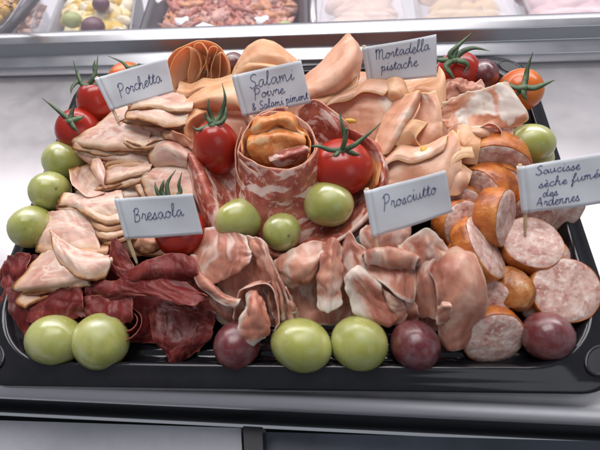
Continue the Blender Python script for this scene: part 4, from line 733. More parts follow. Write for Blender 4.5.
Pr('narrow hanging prosciutto fold ending in a white fat knob above the front grapes', [[(321, 240, 3.9), (332, 238, 4.2), (342, 246, 3.9)], [(319, 262, 3.6), (331, 262, 4.1), (343, 266, 3.7)], [(318, 285, 3.1), (329, 285, 3.6), (343, 288, 3.2)], [(315, 309, 2.6), (327, 313, 2.9), (343, 307, 2.6)]], n=46, rim=(0, 1, 0, 0), mat=mat_prosciutto('prosciutto_fat_end', 1.1, .6, .9))
Pr('small pink prosciutto curl left of the prosciutto toothpick', [[(341, 242, 3.6), (349, 231, 4.0), (358, 243, 3.9), (367, 248, 3.7)], [(340, 262, 3.5), (348, 255, 3.6), (357, 257, 3.7), (366, 262, 3.6)], [(344, 287, 3.0), (351, 284, 3.1), (359, 282, 3.2), (367, 282, 3.2)]], n=40)
Pr('prosciutto slice with a broad white fat face above the right front green grape', [[(341, 279, 3.6), (352, 268, 4.0), (363, 267, 4.0), (378, 284, 3.5)], [(347, 292, 3.4), (358, 284, 3.8), (369, 286, 3.7), (382, 292, 3.4)], [(354, 309, 2.8), (366, 303, 3.2), (377, 305, 3.1), (388, 307, 2.9)], [(367, 324, 2.2), (378, 324, 2.4), (389, 326, 2.3), (400, 319, 2.2)]], n=46, mat=mat_prosciutto('prosciutto_fat_face', 1.15, .5, .9), rim=(1, 0, 1, 0))
Pr('prosciutto slice folded back in a pale loop under the prosciutto flag', [[(374, 263, 3.5), (388, 266, 3.6), (404, 270, 3.7), (418, 270, 3.6)], [(366, 262, 3.9), (381, 261, 4.2), (398, 264, 4.3), (416, 268, 4.0)], [(364, 254, 4.1), (380, 249, 4.5), (398, 249, 4.6), (418, 259, 4.3)], [(361, 258, 3.5), (380, 252, 3.5), (400, 256, 3.6), (420, 264, 3.4)], [(361, 268, 3.4), (383, 271, 3.7), (402, 277, 3.8), (418, 284, 3.4)], [(364, 275, 3.3), (385, 286, 3.6), (402, 300, 3.4), (417, 310, 2.8)]], n=50, mat=MGL, wob=.07, ragged=.07)
Pr('shaded prosciutto slice falling behind the double-folded lip', [[(372, 278, 2.9), (388, 284, 3.0), (404, 296, 2.9), (416, 302, 2.6)], [(376, 300, 2.4), (390, 306, 2.5), (404, 310, 2.4), (418, 314, 2.1)], [(384, 322, 1.8), (396, 322, 1.9), (408, 322, 1.8), (418, 322, 1.7)]], n=40)
Pr('small double-folded prosciutto lip beside the front right red grape', [[(380, 285, 3.0), (388, 292, 3.2), (402, 300, 3.1)], [(382, 302, 2.7), (390, 307, 3.0), (404, 306, 2.9)], [(391, 326, 2.0), (400, 323, 2.1), (410, 316, 2.2)]], n=38)
Pr('wrinkled prosciutto slice under the lower edge of the prosciutto flag', [[(394, 247, 4.2), (410, 236, 4.6), (426, 230, 4.7), (441, 239, 4.5), (454, 252, 4.1)], [(404, 255, 4.1), (418, 248, 4.4), (431, 246, 4.5), (447, 255, 4.1)], [(408, 270, 3.6), (420, 266, 3.7), (433, 264, 3.7), (448, 268, 3.6)]], n=40, wob=.22, freq=1.0, mat=MGL)
Pr('dark prosciutto fold round the prosciutto toothpick', [[(364, 224, 3.7), (388, 222, 4.0), (414, 224, 4.1)], [(360, 238, 3.7), (386, 238, 4.0), (410, 240, 4.0)], [(364, 258, 3.3), (388, 257, 3.3), (408, 258, 3.4)]], n=38, rim=(0, 0, 1, 0))
MSM = mat_prosciutto('prosciutto_smooth', 1.0, .02, .5, .12)
Pr('big smooth prosciutto slice hanging like an apron left of the sausage slices', [[(431, 266, 3.3), (443, 256, 3.8), (457, 248, 4.1), (470, 247, 4.0)], [(428, 270, 3.9), (445, 260, 4.5), (462, 253, 4.8), (476, 256, 4.5)], [(434, 280, 4.1), (450, 272, 4.7), (467, 266, 4.9), (481, 270, 4.5)], [(437, 295, 3.9), (453, 290, 4.4), (471, 287, 4.6), (486, 291, 4.1)], [(437, 308, 3.4), (451, 307, 3.9), (471, 306, 4.0), (487, 308, 3.4)], [(438, 325, 2.6), (449, 327, 3.0), (465, 326, 3.0), (481, 322, 2.5)], [(440, 344, 1.6), (449, 351, 1.8), (459, 350, 1.8), (469, 338, 1.7)]], n=56, wob=.05, rnd=.04, mat=MSM, ragged=.05, crease=.06)
Pr('rounded dark prosciutto lobe tucked under the left edge of the big apron', [[(444, 257, 4.0), (430, 256, 3.9), (418, 264, 3.5), (412, 280, 2.8)], [(444, 274, 3.8), (430, 271, 4.0), (419, 277, 3.7), (412, 290, 2.9)], [(443, 295, 3.3), (431, 292, 3.5), (421, 295, 3.2), (414, 304, 2.5)], [(442, 322, 2.5), (434, 320, 2.6), (427, 317, 2.3), (420, 317, 1.9)]], n=46, wob=.05, rnd=.15, crease=.04)
Pr('small turned-up prosciutto lip on the front of the big apron', [[(436, 306, 3.7), (442, 302, 4.0), (450, 303, 4.1)], [(435, 312, 3.5), (442, 308, 4.1), (451, 308, 4.2)], [(436, 325, 2.7), (443, 324, 3.1), (452, 324, 3.2)]], n=34, wob=.03)
Pr('prosciutto slice in upright folds between the rosette and the narrow hanging fold', pleats((278, 268, 2.9), (286, 318, 2.0), (326, 318, 2.1), (322, 270, 3.1), 3, .5, .34, 21), n=52, rnd=.1, mat=MG)
Pr('prosciutto slice bunched behind the white fat face and the narrow fold', pleats((330, 262, 3.3), (336, 318, 2.1), (362, 318, 2.2), (358, 262, 3.4), 2, .45, .32, 22), n=46, rnd=.1)
Pr('prosciutto slice gathered round the prosciutto toothpick below the flag', pleats((352, 236, 3.9), (408, 228, 4.2), (414, 252, 4.0), (356, 262, 3.6), 3, .5, .32, 23), n=52, rnd=.15, mat=MGL)
Pr('prosciutto slice crumpled left of the big apron under the wrinkled one', pleats((396, 240, 4.2), (450, 236, 4.3), (448, 266, 3.9), (402, 268, 3.8), 3, .5, .32, 24), n=52, rnd=.15)
Pr('prosciutto slice folded between the pale loop and the big apron', pleats((392, 270, 3.4), (398, 318, 2.2), (430, 318, 2.1), (424, 270, 3.2), 3, .42, .3, 25), n=50, rnd=.1, mat=MGL)
# ------------------------------------------------------------------ sausage slices
def sausage(label, px, py, z, nrm, r, L, seed, ell=1.0, roll=0.0, dome=0.06, nub=False, parent_group='smoked sausage slices on the right'):
    n = np.array(nrm, float); n /= np.linalg.norm(n); c = at(px, py, z); rnd = random.Random(seed)
    a = np.cross([0, 0, 1], n); a = a/np.linalg.norm(a) if np.linalg.norm(a) > .05 else np.array([1., 0, 0]); b = np.cross(n, a)
    a, b = math.cos(roll)*a+math.sin(roll)*b, math.cos(roll)*b-math.sin(roll)*a
    root = empty('sausage_slice', c-n*L); tag(root, label, 'sausage slice', parent_group); na = 40
    def ring(rad, h, jit=0.0, s=0):
        return [c+n*h+(a*math.cos(2*math.pi*i/na)*ell+b*math.sin(2*math.pi*i/na))*rad*(1+.035*nz((math.cos(2*math.pi*i/na)*1.3+seed, math.sin(2*math.pi*i/na)*1.3, 0))+jit*nz((math.cos(2*math.pi*i/na)*5+seed, math.sin(2*math.pi*i/na)*5, s))) for i in range(na)]
    V = []; F = []; prof = [(r*.985, -.06), (r*.94, .01), (r*.75, .02), (r*.55, .03), (r*.35, .03), (r*.15, .03)]
    for k, (rr, hh) in enumerate(prof):
        R_ = ring(rr, hh, .01, k)
        V += [p+n*(dome*(1-(rr/r)**2)+.05*nz((p[0]*1.6, p[1]*1.6, p[2]*1.6+seed))+.025*nz((p[0]*5, p[1]*5, p[2]*5))) for p in R_]
    for j in range(len(prof)-1):
        for i in range(na): F.append((j*na+i, j*na+(i+1) % na, (j+1)*na+(i+1) % na, (j+1)*na+i))
    F.append(tuple((len(prof)-1)*na+i for i in range(na)))
    mesh('rounded_end' if nub else 'cut_face', V, F, MEND if nub else MCUT, parent=root)
    V = []; F = []; prof = [(r*.975, -.10), (r*.985, -.035), (r*1.01, -.07), (r*1.03, -L*.3), (r*1.02, -L*.6), (r*.99, -L+.08), (r*.94, -L), (r*.3, -L-.02)]
    for k, (rr, hh) in enumerate(prof):
        R_ = ring(rr, hh, .015 if k < 3 else .02, k*.3)
        V += [p+(n*(.05*nz((p[0]*2.2, p[1]*2.2, seed))) if k < 3 else 0) for p in R_]
    for j in range(len(prof)-1):
        for i in range(na): F.append(((j+1)*na+i, (j+1)*na+(i+1) % na, j*na+(i+1) % na, j*na+i))
    F.append(tuple((len(prof)-1)*na+i for i in reversed(range(na))))
    mesh('casing', V, F, MEND if nub else MCAS, parent=root)
    return root
sausage('topmost sausage slice, lying on its side below the curled prosciutto', 494, 171, 3.3, (-.15, -.95, .18), 1.75, 1.4, 1, 1.1)
sausage('sausage slice leaning left of the toothpick flag, dark cut side to the left', 476, 196, 3.1, (-.75, -.60, .25), 1.55, 1.6, 2)
sausage('small sausage slice peeping out right of the prosciutto flag', 463, 205, 3.2, (-.15, -.75, .55), .95, 1.0, 3)
sausage('sausage slice whose orange arched skin sits under the tip of the prosciutto flag', 466, 226, 3.2, (.40, -.50, .70), 1.35, 1.3, 4)
sausage('upright sausage slice touching the sausage toothpick on its left', 507, 218, 3.7, (.80, -.38, .45), 1.5, 1.25, 5)
sausage('half-hidden sausage slice under the sausage flag by the right rim', 548, 212, 2.6, (.05, -.92, .35), 1.75, 1.3, 6, 1.1)
sausage('sausage slice cut slantwise, leaning left of the one with the toothpick', 487, 246, 3.4, (.66, .10, .62), 1.75, 1.05, 7)
sausage('round sausage slice with the sausage toothpick stuck in it', 533, 241, 3.0, (-.02, .02, 1), 1.52, 1.1, 8)
sausage('brown sausage end piece between the toothpick slice and the red grape', 508, 286, 2.4, (-.45, -.10, .85), 1.0, 1.7, 9, 1.25, .7, .28, nub=True)
sausage('largest round sausage slice at the right rim facing the camera', 567, 290, 2.5, (.02, -.30, .92), 1.60, .9, 10, 1.04, .2)
sausage('round sausage slice standing at the front edge left of the red grape', 495, 340, 1.75, (.12, -.80, .58), 1.50, .9, 11)
sausage('sausage slice lying deep between the prosciutto flag and the slantwise slice', 456, 214, 2.5, (-.3, -.6, .7), 1.4, 1.2, 15)
sausage('sausage slice under the slantwise one, its orange skin upwards', 474, 262, 2.3, (.7, -.5, .2), 1.4, 1.2, 16)
sausage('sausage slice behind the upright one, below the topmost slice', 497, 192, 3.0, (-.2, -.85, .5), 1.45, 1.2, 17)
sausage('small sausage piece tucked behind the right front red grape', 538, 308, 1.6, (0, -.6, .8), .8, .8, 12)
sausage('pale sausage piece behind the big prosciutto hood', 488, 300, 2.2, (-.1, -.6, .75), 1.1, 1.0, 13)
sausage('sausage slice lying on the tray floor under the toothpick slice', 545, 262, 1.7, (.1, -.3, .95), 1.6, .8, 14)

# ------------------------------------------------------------------ grapes
def ball(c, rx, ry, rz, rot=0.0, tilt=0.0, seed=0, na=28, nb=18, dent=0.0):
    A = Matrix.Rotation(rot, 3, 'Z') @ Matrix.Rotation(tilt, 3, 'X'); V = []; F = []
    for j in range(nb+1):
        for i in range(na):
            a, b = math.pi*j/nb, 2*math.pi*i/na; d = Vector((math.sin(a)*math.cos(b), math.sin(a)*math.sin(b), math.cos(a)))
            k = 1+.03*nz((d.x*1.2+seed, d.y*1.2, d.z*1.2)) - dent*math.exp(-(a/.35)**2)
            q = A @ Vector((d.x*rx*k, d.y*ry*k, d.z*rz*k)); V.append((c[0]+q.x, c[1]+q.y, c[2]+q.z))
    for j in range(nb):
        for i in range(na): F.append((j*na+i, j*na+(i+1) % na, (j+1)*na+(i+1) % na, (j+1)*na+i))
    return V, F, A
def grape(label, px, py, z, rpx, red=False, ax=(1, 1, 1), rot=0.0, tilt=1.0, seed=0, scar=False):
    c = at(px, py, z); r = rpx*1.03/FPX*depth(c); V, F, A = ball(c, r*ax[0], r*ax[1]*1.0, r*(1.06*ax[2]), rot, tilt, seed)
    o = mesh('red_grape' if red else 'green_grape', V, F, MGR if red else MGG)
    if scar:
        n = A @ Vector((.25, .2, 1)).normalized(); q = c+np.array((n.x*r*ax[0], n.y*r*ax[1], n.z*r*1.06*ax[2]))*.97; V, F, _ = ball(q, .11, .11, .06, 0, 0, seed, 10, 6); org = o.location.copy(); s_ = mesh('stem_scar', V, F, MSCAR, origin=np.array(o.location)/S); s_.location = (0, 0, 0); s_.parent = o
    return tag(o, label, 'grape', 'red grapes on the tray' if red else 'green grapes on the tray')
grape('green grape at the front, left one of the pair in front of the prosciutto', 301, 345, 2.0, 27, ax=(.95, .95, 1.09), rot=1.2, tilt=1.35, seed=1)
grape('green grape at the front, right one of the pair in front of the prosciutto', 359, 343, 2.0, 26.5, ax=(1, .96, 1.03), rot=1.0, tilt=1.2, seed=2, scar=True)
grape('green grape in the front left corner, left one of the pair before the bresaola', 55, 340, 1.9, 25, ax=(.97, .97, 1.1), rot=1.4, tilt=1.4, seed=3)
grape('green grape in the front left corner, right one of the pair before the bresaola', 101, 341, 1.9, 26.5, ax=(1, .95, 1.05), rot=.8, tilt=1.3, seed=4, scar=True)
grape('green grape lying long-ways at the left foot of the salami roll', 241, 219, 3.5, 21.5, ax=(.95, .95, 1.16), rot=-1.0, tilt=1.25, seed=5)
grape('smallest green grape, in the middle before the salami roll', 282, 232, 3.4, 18.7, ax=(1, 1, 1.03), rot=.3, tilt=1.0, seed=6, scar=True)
grape('green grape on the right of the salami roll under the tomato', 328, 204, 3.9, 23.3, ax=(.97, .95, 1.06), rot=1.1, tilt=1.2, seed=7, scar=True)
grape('uppermost green grape at the left rim, half under a porchetta slice', 64, 161, 2.5, 19.5, ax=(1, 1, 1.05), rot=.4, tilt=1.0, seed=8)
grape('middle green grape of the three at the left rim', 50, 191, 2.7, 19.5, ax=(1.0, .97, 1.0), rot=.9, tilt=1.1, seed=9, scar=True)
grape('lowest green grape of the three at the left rim', 32, 227, 2.4, 20.5, ax=(1, 1, 1.06), rot=.2, tilt=.9, seed=10, scar=True)
grape('upper green grape at the right rim behind the sausage flag', 530, 144, 3.3, 20.5, ax=(.95, .95, 1.06), rot=1.5, tilt=1.4, seed=11)
grape('lower green grape at the right rim, only its edge showing above the sausage flag', 530, 158, 2.1, 19, ax=(1, 1, 1.05), rot=1.5, tilt=1.3, seed=12)
grape('dark red grape at the front below the prosciutto rosette', 237, 345, 1.85, 22.5, True, ax=(1, 1, 1.03), seed=13)
grape('red grape at the front between the right green grape and the prosciutto hood', 415, 345, 1.9, 23.5, True, ax=(1, 1, 1.03), rot=.5, seed=14, scar=True)
grape('red grape in the front right corner beside the sausage slice', 547, 336, 1.8, 23.5, True, ax=(1, 1, .98), rot=1.3, tilt=1.3, seed=15, scar=True)
grape('dark red grape at the back right corner between two tomatoes', 482, 76, 3.6, 15.5, True, ax=(1, 1, 1.05), seed=16)
grape('dark red grape at the back peeping out left of the domed mortadella', 234, 65, 3.6, 12, True, ax=(1, 1, 1.05), seed=17)

# ------------------------------------------------------------------ tomatoes
def blade(path, w, curl=.12):
    """a sepal: a pointed, slightly channelled leaf along a path"""
    P = catmull(np.array(path), 12); T = np.gradient(P, axis=0); V = []; F = []
    side0 = None
    for k, p in enumerate(P):
        t = T[k]/np.linalg.norm(T[k]); s = np.cross(t, -FW); s /= np.linalg.norm(s)+1e-9; nn = np.cross(s, t)
        f = k/11; ww = w*(math.sin(math.pi*min(1, .25+.75*f))**.7 if f < 1 else 0)*(1-f)**.35+.012
        th_ = .024*(1-f)+.010
        V += [p-s*ww+nn*curl*ww, p+nn*th_, p+s*ww+nn*curl*ww, p-nn*th_*1.2]
    for k in range(11):
        for q in range(4): F.append((k*4+q, k*4+(q+1) % 4, (k+1)*4+(q+1) % 4, (k+1)*4+q))
    F += [(0, 1, 2, 3), (47, 46, 45, 44)]
    return V, F
def tomato(label, px, py, z, rx, ry, rz, sep, cpt, stem=None, mat=None, tilt=0.0, rot=0.0, seed=0, w=.14):
    c = at(px, py, z); V, F, A = ball(c, rx, ry, rz, rot, tilt, seed, 36, 24, .05)
    root = empty('cherry_tomato', (c[0], c[1], c[2]-min(rx, rz))); tag(root, label, 'tomato', 'cherry tomatoes on the tray')
    mesh('fruit', V, F, mat or MT, parent=root)
    cp = at(*cpt); parts = []
    for s in sep:
        pts = [cp]+[at(*q) for q in s]; parts.append(blade(pts, w))
    parts.append(ball(cp, .22, .22, .14)[:2])
    ca = mesh('calyx', *join(*parts), MGREEN, parent=root)
    if stem: sub('stem', *tube(catmull(np.array([cp]+[at(*q) for q in stem]), 9), np.linspace(.12, .085, 9), 8), MGREEN, ca, root)
    return root
tomato('tall oval red tomato left of the salami roll', 217, 148, 4.6, 1.32, 1.30, 1.72, [[(212, 117, 6.4), (208, 108, 6.9), (209, 99, 7.2)], [(219, 118, 6.4), (224, 105, 6.9), (225, 96, 7.3), (222, 83, 7.6)], [(204, 128, 6.2), (197, 130, 6.2), (192, 126, 6.3)], [(222, 122, 6.3), (226, 112, 6.5), (225, 104, 6.6)], [(210, 122, 6.4), (206, 116, 6.6), (205, 112, 6.8)]], (212, 125, 6.2), seed=1, tilt=-.15)
tomato('round red tomato right of the salami roll with long spread sepals', 341, 167, 4.4, 1.75, 1.7, 1.5, [[(330, 150, 6.1), (318, 146, 6.3), (308, 147, 6.0)], [(345, 138, 6.4), (342, 125, 7.0), (339, 109, 7.4)], [(353, 146, 6.2), (366, 136, 6.6), (381, 123, 7.0)], [(350, 152, 5.9), (356, 154, 5.8), (361, 155, 5.6)], [(336, 155, 5.9), (334, 159, 5.7)]], (342, 150, 5.85), stem=[(344, 142, 6.5), (346, 132, 7.0), (347, 128, 7.2)], seed=2, tilt=-.25)
tomato('red tomato hidden behind the bresaola flag, only its underside and sepals showing', 181, 232, 3.4, 1.45, 1.4, 1.35, [[(160, 196, 4.9), (156, 188, 5.2), (155, 182, 5.3)], [(168, 194, 5.0), (167, 185, 5.3), (170, 178, 5.5), (176, 170, 5.6)], [(180, 193, 5.0), (179, 184, 5.3), (182, 172, 5.6)], [(162, 192, 5.0), (163, 184, 5.3), (164, 180, 5.4)]], (170, 204, 4.75), seed=3)
tomato('lower red tomato in the back left corner with a long pointed sepal', 79, 130, 3.4, 1.45, 1.4, 1.25, [[(66, 117, 4.7), (55, 108, 5.0), (42, 98, 5.3)], [(62, 124, 4.5), (58, 128, 4.3)], [(74, 127, 4.6), (79, 132, 4.4)], [(80, 118, 4.7), (84, 115, 4.6)], [(72, 112, 4.9), (75, 104, 5.2)]], (70, 121, 4.6), seed=4, rot=.8, tilt=.6, w=.17)
tomato('upper red tomato in the back left corner under the porchetta flag', 99, 104, 3.7, 1.35, 1.35, 1.6, [[(82, 84, 5.2), (77, 72, 5.5), (73, 60, 5.8)], [(92, 80, 5.4), (96, 70, 5.7), (98, 55, 6.1)], [(95, 76, 5.4), (94, 66, 5.7), (95, 60, 5.9)], [(80, 92, 5.0), (76, 98, 4.8)], [(100, 84, 5.2), (106, 80, 5.1)], [(78, 82, 5.2), (72, 88, 5.2), (71, 94, 5.1)]], (88, 86, 5.1), seed=5, tilt=-.2, w=.16)
tomato('pale orange-red tomato behind the porchetta flag, only its top showing', 128, 80, 2.9, 1.35, 1.3, 1.2, [[(128, 68, 4.3), (122, 62, 4.5), (108, 56, 4.8)], [(136, 66, 4.2), (140, 63, 4.2)]], (132, 68, 4.1), seed=6, mat=MTO)
tomato('red tomato at the back right beside the mortadella flag', 458, 74, 3.6, 1.45, 1.4, 1.4, [[(450, 54, 5.4), (460, 44, 5.8), (474, 31, 6.2)], [(462, 52, 5.3), (474, 48, 5.5), (490, 51, 5.4)], [(446, 66, 5.2), (452, 76, 4.9), (456, 82, 4.6)], [(440, 60, 5.2), (436, 56, 5.3)], [(464, 62, 5.1), (468, 66, 4.9), (464, 72, 4.7)], [(454, 56, 5.3), (459, 48, 5.5)]], (454, 60, 5.1), seed=7, w=.19)
tomato('orange tomato in the back right corner next to the clip hole', 520, 90, 3.5, 1.35, 1.35, 1.25, [[(526, 76, 4.9), (528, 66, 5.3), (533, 52, 5.8)], [(534, 88, 4.8), (545, 84, 4.9), (555, 80, 5.0)], [(517, 88, 4.8), (508, 84, 4.7), (502, 79, 4.7)], [(524, 95, 4.6), (528, 101, 4.3)], [(519, 92, 4.6), (515, 98, 4.4)]], (524, 87, 4.75), seed=8, mat=MTO, w=.18)
for px, py, z, lab in ((350, 121, 5.0, 'yellow pistachio bit on the mortadella above the right tomato'), (424, 150, 4.95, 'yellow pistachio bit in the corner of the pointed mortadella fold')):
    c = at(px, py, z); V, F, _ = ball(c, .38 if px < 400 else .2, .15 if px < 400 else .26, .14, -.1, 0, px, 16, 10); tag(mesh('pistachio', V, F, simple('pistachio_yellow', (.62, .36, .05), .5)), lab, 'pistachio')
# ------------------------------------------------------------------ paper flags with handwriting
GL = {  # cursive strokes: x-height 1, ascender ~2.1, descender ~ -1
 'a': (1.25, [[(.85, .85), (.45, 1.0), (.1, .6), (.2, .1), (.55, .08), (.85, .75), (.88, .35), (1.0, .02), (1.28, .25)]]),
 'b': (1.1, [[(.0, .2), (.35, 1.6), (.3, 2.1), (.1, 1.8), (.12, .2), (.45, .0), (.85, .4), (.6, .95), (.3, .7)]]),
 'c': (1.0, [[(.85, .8), (.5, 1.0), (.1, .6), (.2, .1), (.6, .0), (1.0, .3)]]),
 'd': (1.3, [[(.85, .85), (.45, 1.0), (.1, .6), (.2, .1), (.55, .08), (.9, .9), (1.0, 2.1), (.92, .6), (1.02, .03), (1.3, .25)]]),
 'e': (.95, [[(-.05, .3), (.45, .5), (.72, .78), (.45, 1.0), (.12, .6), (.25, .08), (.6, .0), (1.0, .3)]]),
 'f': (1.0, [[(.0, .2), (.5, 1.4), (.65, 2.0), (.4, 2.05), (.3, 1.2), (.25, -.9), (.05, -1.0), (.2, -.2), (.9, .4)]]),
 'g': (1.2, [[(.85, .85), (.45, 1.0), (.1, .6), (.2, .1), (.55, .08), (.85, .8), (.8, -.7), (.4, -1.0), (.3, -.7), (1.2, .2)]]),
 'h': (1.25, [[(.0, .2), (.4, 1.5), (.36, 2.1), (.16, 1.8), (.15, .0)], [(.15, .5), (.5, 1.0), (.75, .8), (.76, .2), (.95, .0), (1.25, .25)]]),
 'i': (.65, [[(.0, .3), (.25, 1.0), (.22, .2), (.38, .0), (.66, .25)], [(.33, 1.5), (.38, 1.62)]]),
 'l': (.75, [[(.0, .2), (.45, 1.5), (.42, 2.1), (.2, 1.8), (.2, .3), (.4, .0), (.75, .25)]]),
 'm': (1.75, [[(.0, .7), (.15, 1.0), (.15, .0)], [(.15, .5), (.42, 1.0), (.6, .8), (.6, .0)], [(.6, .5), (.9, 1.0), (1.1, .8), (1.12, .2), (1.35, .0), (1.75, .3)]]),
 'n': (1.25, [[(.0, .7), (.15, 1.0), (.15, .0)], [(.15, .5), (.45, 1.0), (.68, .8), (.7, .2), (.9, .0), (1.25, .25)]]),
 'o': (1.1, [[(.55, 1.0), (.15, .75), (.15, .2), (.5, .0), (.85, .35), (.75, .9), (.5, 1.0), (.65, .8), (1.1, .75)]]),
 'p': (1.15, [[(.0, .6), (.2, 1.0), (.15, -1.0)], [(.17, .6), (.55, 1.0), (.85, .65), (.65, .1), (.2, .1)], [(.65, .1), (1.15, .25)]]),
 'r': (.9, [[(.0, .3), (.2, 1.05), (.3, .9), (.6, .85), (.55, .2), (.68, .0), (.9, .25)]]),
 's': (.9, [[(.0, .1), (.45, 1.0), (.5, .75), (.65, .3), (.4, .0), (.1, .1)], [(.4, .0), (.9, .2)]]),
 't': (.8, [[(.0, .2), (.35, 1.7), (.28, .3), (.45, .0), (.8, .25)], [(.05, 1.15), (.7, 1.25)]]),
 'u': (1.25, [[(.05, .95), (.1, .3), (.4, .0), (.72, .4), (.8, .95), (.82, .3), (1.0, .0), (1.25, .25)]]),
 'v': (1.05, [[(.0, .85), (.15, 1.0), (.45, .02), (.8, .95), (1.05, .85)]]),
 'è': (.95, [[(-.05, .3), (.45, .5), (.72, .78), (.45, 1.0), (.12, .6), (.25, .08), (.6, .0), (1.0, .3)], [(.25, 1.75), (.55, 1.35)]]),
 'é': (.95, [[(-.05, .3), (.45, .5), (.72, .78), (.45, 1.0), (.12, .6), (.25, .08), (.6, .0), (1.0, .3)], [(.4, 1.35), (.75, 1.75)]]),
 'P': (1.5, [[(.35, 1.9), (.3, .9), (.2, -.2)], [(.0, 1.6), (.4, 2.15), (1.05, 2.05), (1.2, 1.5), (.85, 1.0), (.35, .95)]]),
 'S': (1.45, [[(1.2, 1.9), (.8, 2.15), (.35, 1.8), (.45, 1.3), (.95, .9), (1.0, .3), (.5, .0), (.05, .25)], [(.95, .25), (1.4, .3)]]),
 'M': (2.1, [[(.0, 1.5), (.25, 2.1), (.25, .0)], [(.25, 1.5), (.65, 2.1), (.85, 1.7), (.82, .1)], [(.82, 1.4), (1.25, 2.0), (1.5, 1.6), (1.5, .3), (1.75, .0), (2.1, .3)]]),
 'B': (1.4, [[(.25, 1.9), (.15, .0)], [(.0, 1.7), (.5, 2.1), (.95, 1.8), (.75, 1.25), (.35, 1.1), (.85, 1.0), (1.05, .45), (.65, .0), (.15, .1)]]),
 'A': (1.6, [[(.0, .0), (.4, 1.2), (.75, 2.0), (.95, 1.2), (1.15, .0)], [(.15, .7), (.6, .8), (1.3, .65)]]),
 'F': (1.3, [[(.5, 2.0), (.4, 1.0), (.25, .0)], [(.1, 1.9), (.6, 2.1), (1.3, 2.05)], [(.3, 1.05), (.95, 1.1)]]),
 '&': (1.3, [[(1.0, .1), (.3, 1.3), (.5, 1.8), (.75, 1.4), (.15, .6), (.4, .0), (1.0, .7)]]),
 ' ': (.8, []),
}
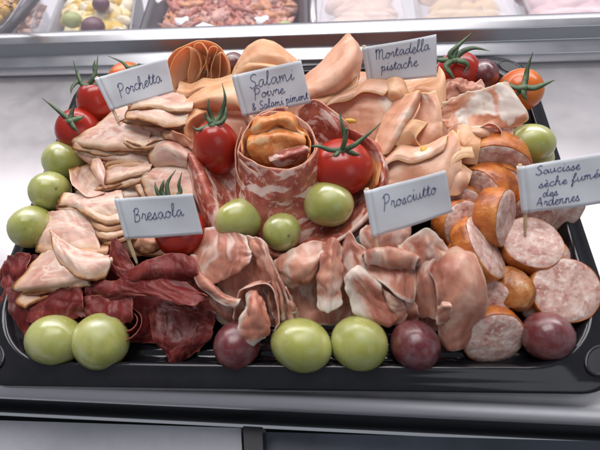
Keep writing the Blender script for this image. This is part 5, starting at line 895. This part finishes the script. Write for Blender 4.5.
def flag(label, pick_bot, quad, zz, lines, bow=.18, tail=None):
    """quad: pixel corners TL, TR, BR, BL (pick side is TL-BL); zz: their heights"""
    TL, TR_, BR, BL = [at(*q, z) for q, z in zip(quad, zz)]
    foot = at(*pick_bot); root = empty('paper_flag', foot); tag(root, label, 'flag', 'handwritten paper flags on toothpicks')
    topp = TL+(TL-BL)*.04; ln = np.array([foot, BL, topp])
    path = catmull(ln, 14); pk = mesh('toothpick', *tube(path, np.concatenate([np.linspace(.05, .10, 4), np.full(10, .10)]), 10), MWOOD, parent=root)
    nu, nv = 30, 14; nrm = np.cross(TR_-TL, BL-TL); nrm /= np.linalg.norm(nrm); 
    if nrm @ FW > 0: nrm = -nrm
    W_ = np.linalg.norm(TR_-TL); H_ = np.linalg.norm(BL-TL)
    def srf(u, v, lift=0.0):      # u from pick to free end, v from bottom to top
        p = (BL*(1-u)+BR*u)*(1-v)+(TL*(1-u)+TR_*u)*v
        return p+nrm*(bow*math.sin(math.pi*u)*(.6+.4*v)+.05*math.sin(5*u+3*v)+.05*nz((u*2.5, v*2.0, len(label)*1.3))+lift)
    V = []; F = []
    ax = (TL-BL)/np.linalg.norm(TL-BL); out = (TR_-TL)/W_; rr = .15
    prof = []                      # the paper wraps round the toothpick, then runs out as a sheet
    for v in np.linspace(0, 1, nv):
        row = []
        base = BL*(1-v)+TL*v
        for a in np.linspace(-60, -330, 12):
            aa = math.radians(a); row.append(base+rr*(math.cos(aa)*out+math.sin(aa)*nrm)*1.0)
        for u in np.linspace(.045, 1, nu):
            e = min(1, (u-.045)/.1); row.append(srf(u, v, .02+.11*(1-e)))
        prof.append(row)
    P = np.array(prof); nj, ni = P.shape[:2]; n_ = np.cross(np.gradient(P, axis=1), np.gradient(P, axis=0)); n_ /= np.linalg.norm(n_, axis=2, keepdims=True)+1e-9
    V = np.concatenate([(P+n_*.012).reshape(-1, 3), (P-n_*.012).reshape(-1, 3)]); off = ni*nj
    for j in range(nj-1):
        for i in range(ni-1):
            a = j*ni+i; F.append((a, a+1, a+ni+1, a+ni)); F.append((off+a+ni, off+a+ni+1, off+a+1, off+a))
    lp = [i for i in range(ni)]+[j*ni+ni-1 for j in range(1, nj)]+[(nj-1)*ni+i for i in range(ni-2, -1, -1)]+[j*ni for j in range(nj-2, 0, -1)]
    for q in range(len(lp)): a, b = lp[q], lp[(q+1) % len(lp)]; F.append((b, a, off+a, off+b))
    pp = mesh('paper', V, F, MPAPER, parent=root)
    parts = []; rnd = random.Random(len(label))
    for txt, u0, u1, v0, v1, xh in lines:      # baseline from (u0, v0) to (u1, v1), x-height as a share of the flag height
        tot = sum(GL[ch][0] for ch in txt); x = 0
        for ch in txt:
            adv, strokes = GL[ch]
            dy = rnd.uniform(-.08, .08); ks = rnd.uniform(.92, 1.08)
            for st in strokes:
                q = catmull(np.array(st)+np.array([[rnd.uniform(-.05, .05), rnd.uniform(-.06, .06)] for _ in st]), max(4, len(st)*5)); pts = []
                for (gx, gy) in q:
                    f = (x+gx+.16*gy)/tot; u = u0+(u1-u0)*f; v = v0+(v1-v0)*f+(gy*ks+dy)*xh; pts.append(srf(min(max(u, .05), .995), min(max(v, .01), .99), .045))
                parts.append(tube(np.array(pts), .0165, 5))
            x += adv
    sub('handwriting', *join(*parts), MINK, pp, root)
    return root
flag('white paper flag reading Porchetta at the back left', (119, 124, 4.7), [(97, 78), (167, 58), (174, 92), (113, 110)], (6.6, 6.9, 5.5, 5.2), [('Porchetta', .20, .86, .30, .40, .17)])
flag('white paper flag reading Salami Poivre, back centre above the salami roll', (249, 128, 4.6), [(234, 75), (301, 60), (311, 103), (245, 116)], (7.2, 7.4, 5.6, 5.4), [('Salami', .17, .84, .62, .62, .145), ('Poivre', .20, .66, .36, .36, .115), ('& Salami piment', .13, .98, .10, .115, .095)])
flag('white paper flag reading Mortadella pistache at the back right of centre', (372, 92, 4.8), [(364, 47), (436, 34), (437, 77), (370, 81)], (7.0, 7.2, 5.4, 5.2), [('Mortadella', .12, .90, .62, .68, .13), ('pistache', .18, .72, .28, .33, .12)])
flag('white paper flag reading Bresaola on the left', (138, 266, 3.1), [(117, 198), (193, 193), (203, 234), (128, 238)], (5.9, 6.1, 4.5, 4.3), [('Bresaola', .17, .82, .42, .48, .155)])
flag('white paper flag reading Prosciutto right of the centre', (378, 252, 3.9), [(367, 190), (445, 170), (453, 212), (375, 236)], (6.2, 6.5, 4.8, 4.5), [('Prosciutto', .15, .84, .52, .56, .135)])
flag('largest white paper flag reading Saucisse sèche fumée des Ardennes at the right', (525, 238, 3.0), [(520, 166), (607, 151), (612, 202), (525, 212)], (5.9, 6.1, 4.3, 4.1), [('Saucisse', .15, .66, .78, .76, .088), ('sèche fumée', .17, .93, .50, .54, .085), ('des', .20, .38, .31, .30, .08), ('Ardennes', .12, .62, .10, .13, .10)])
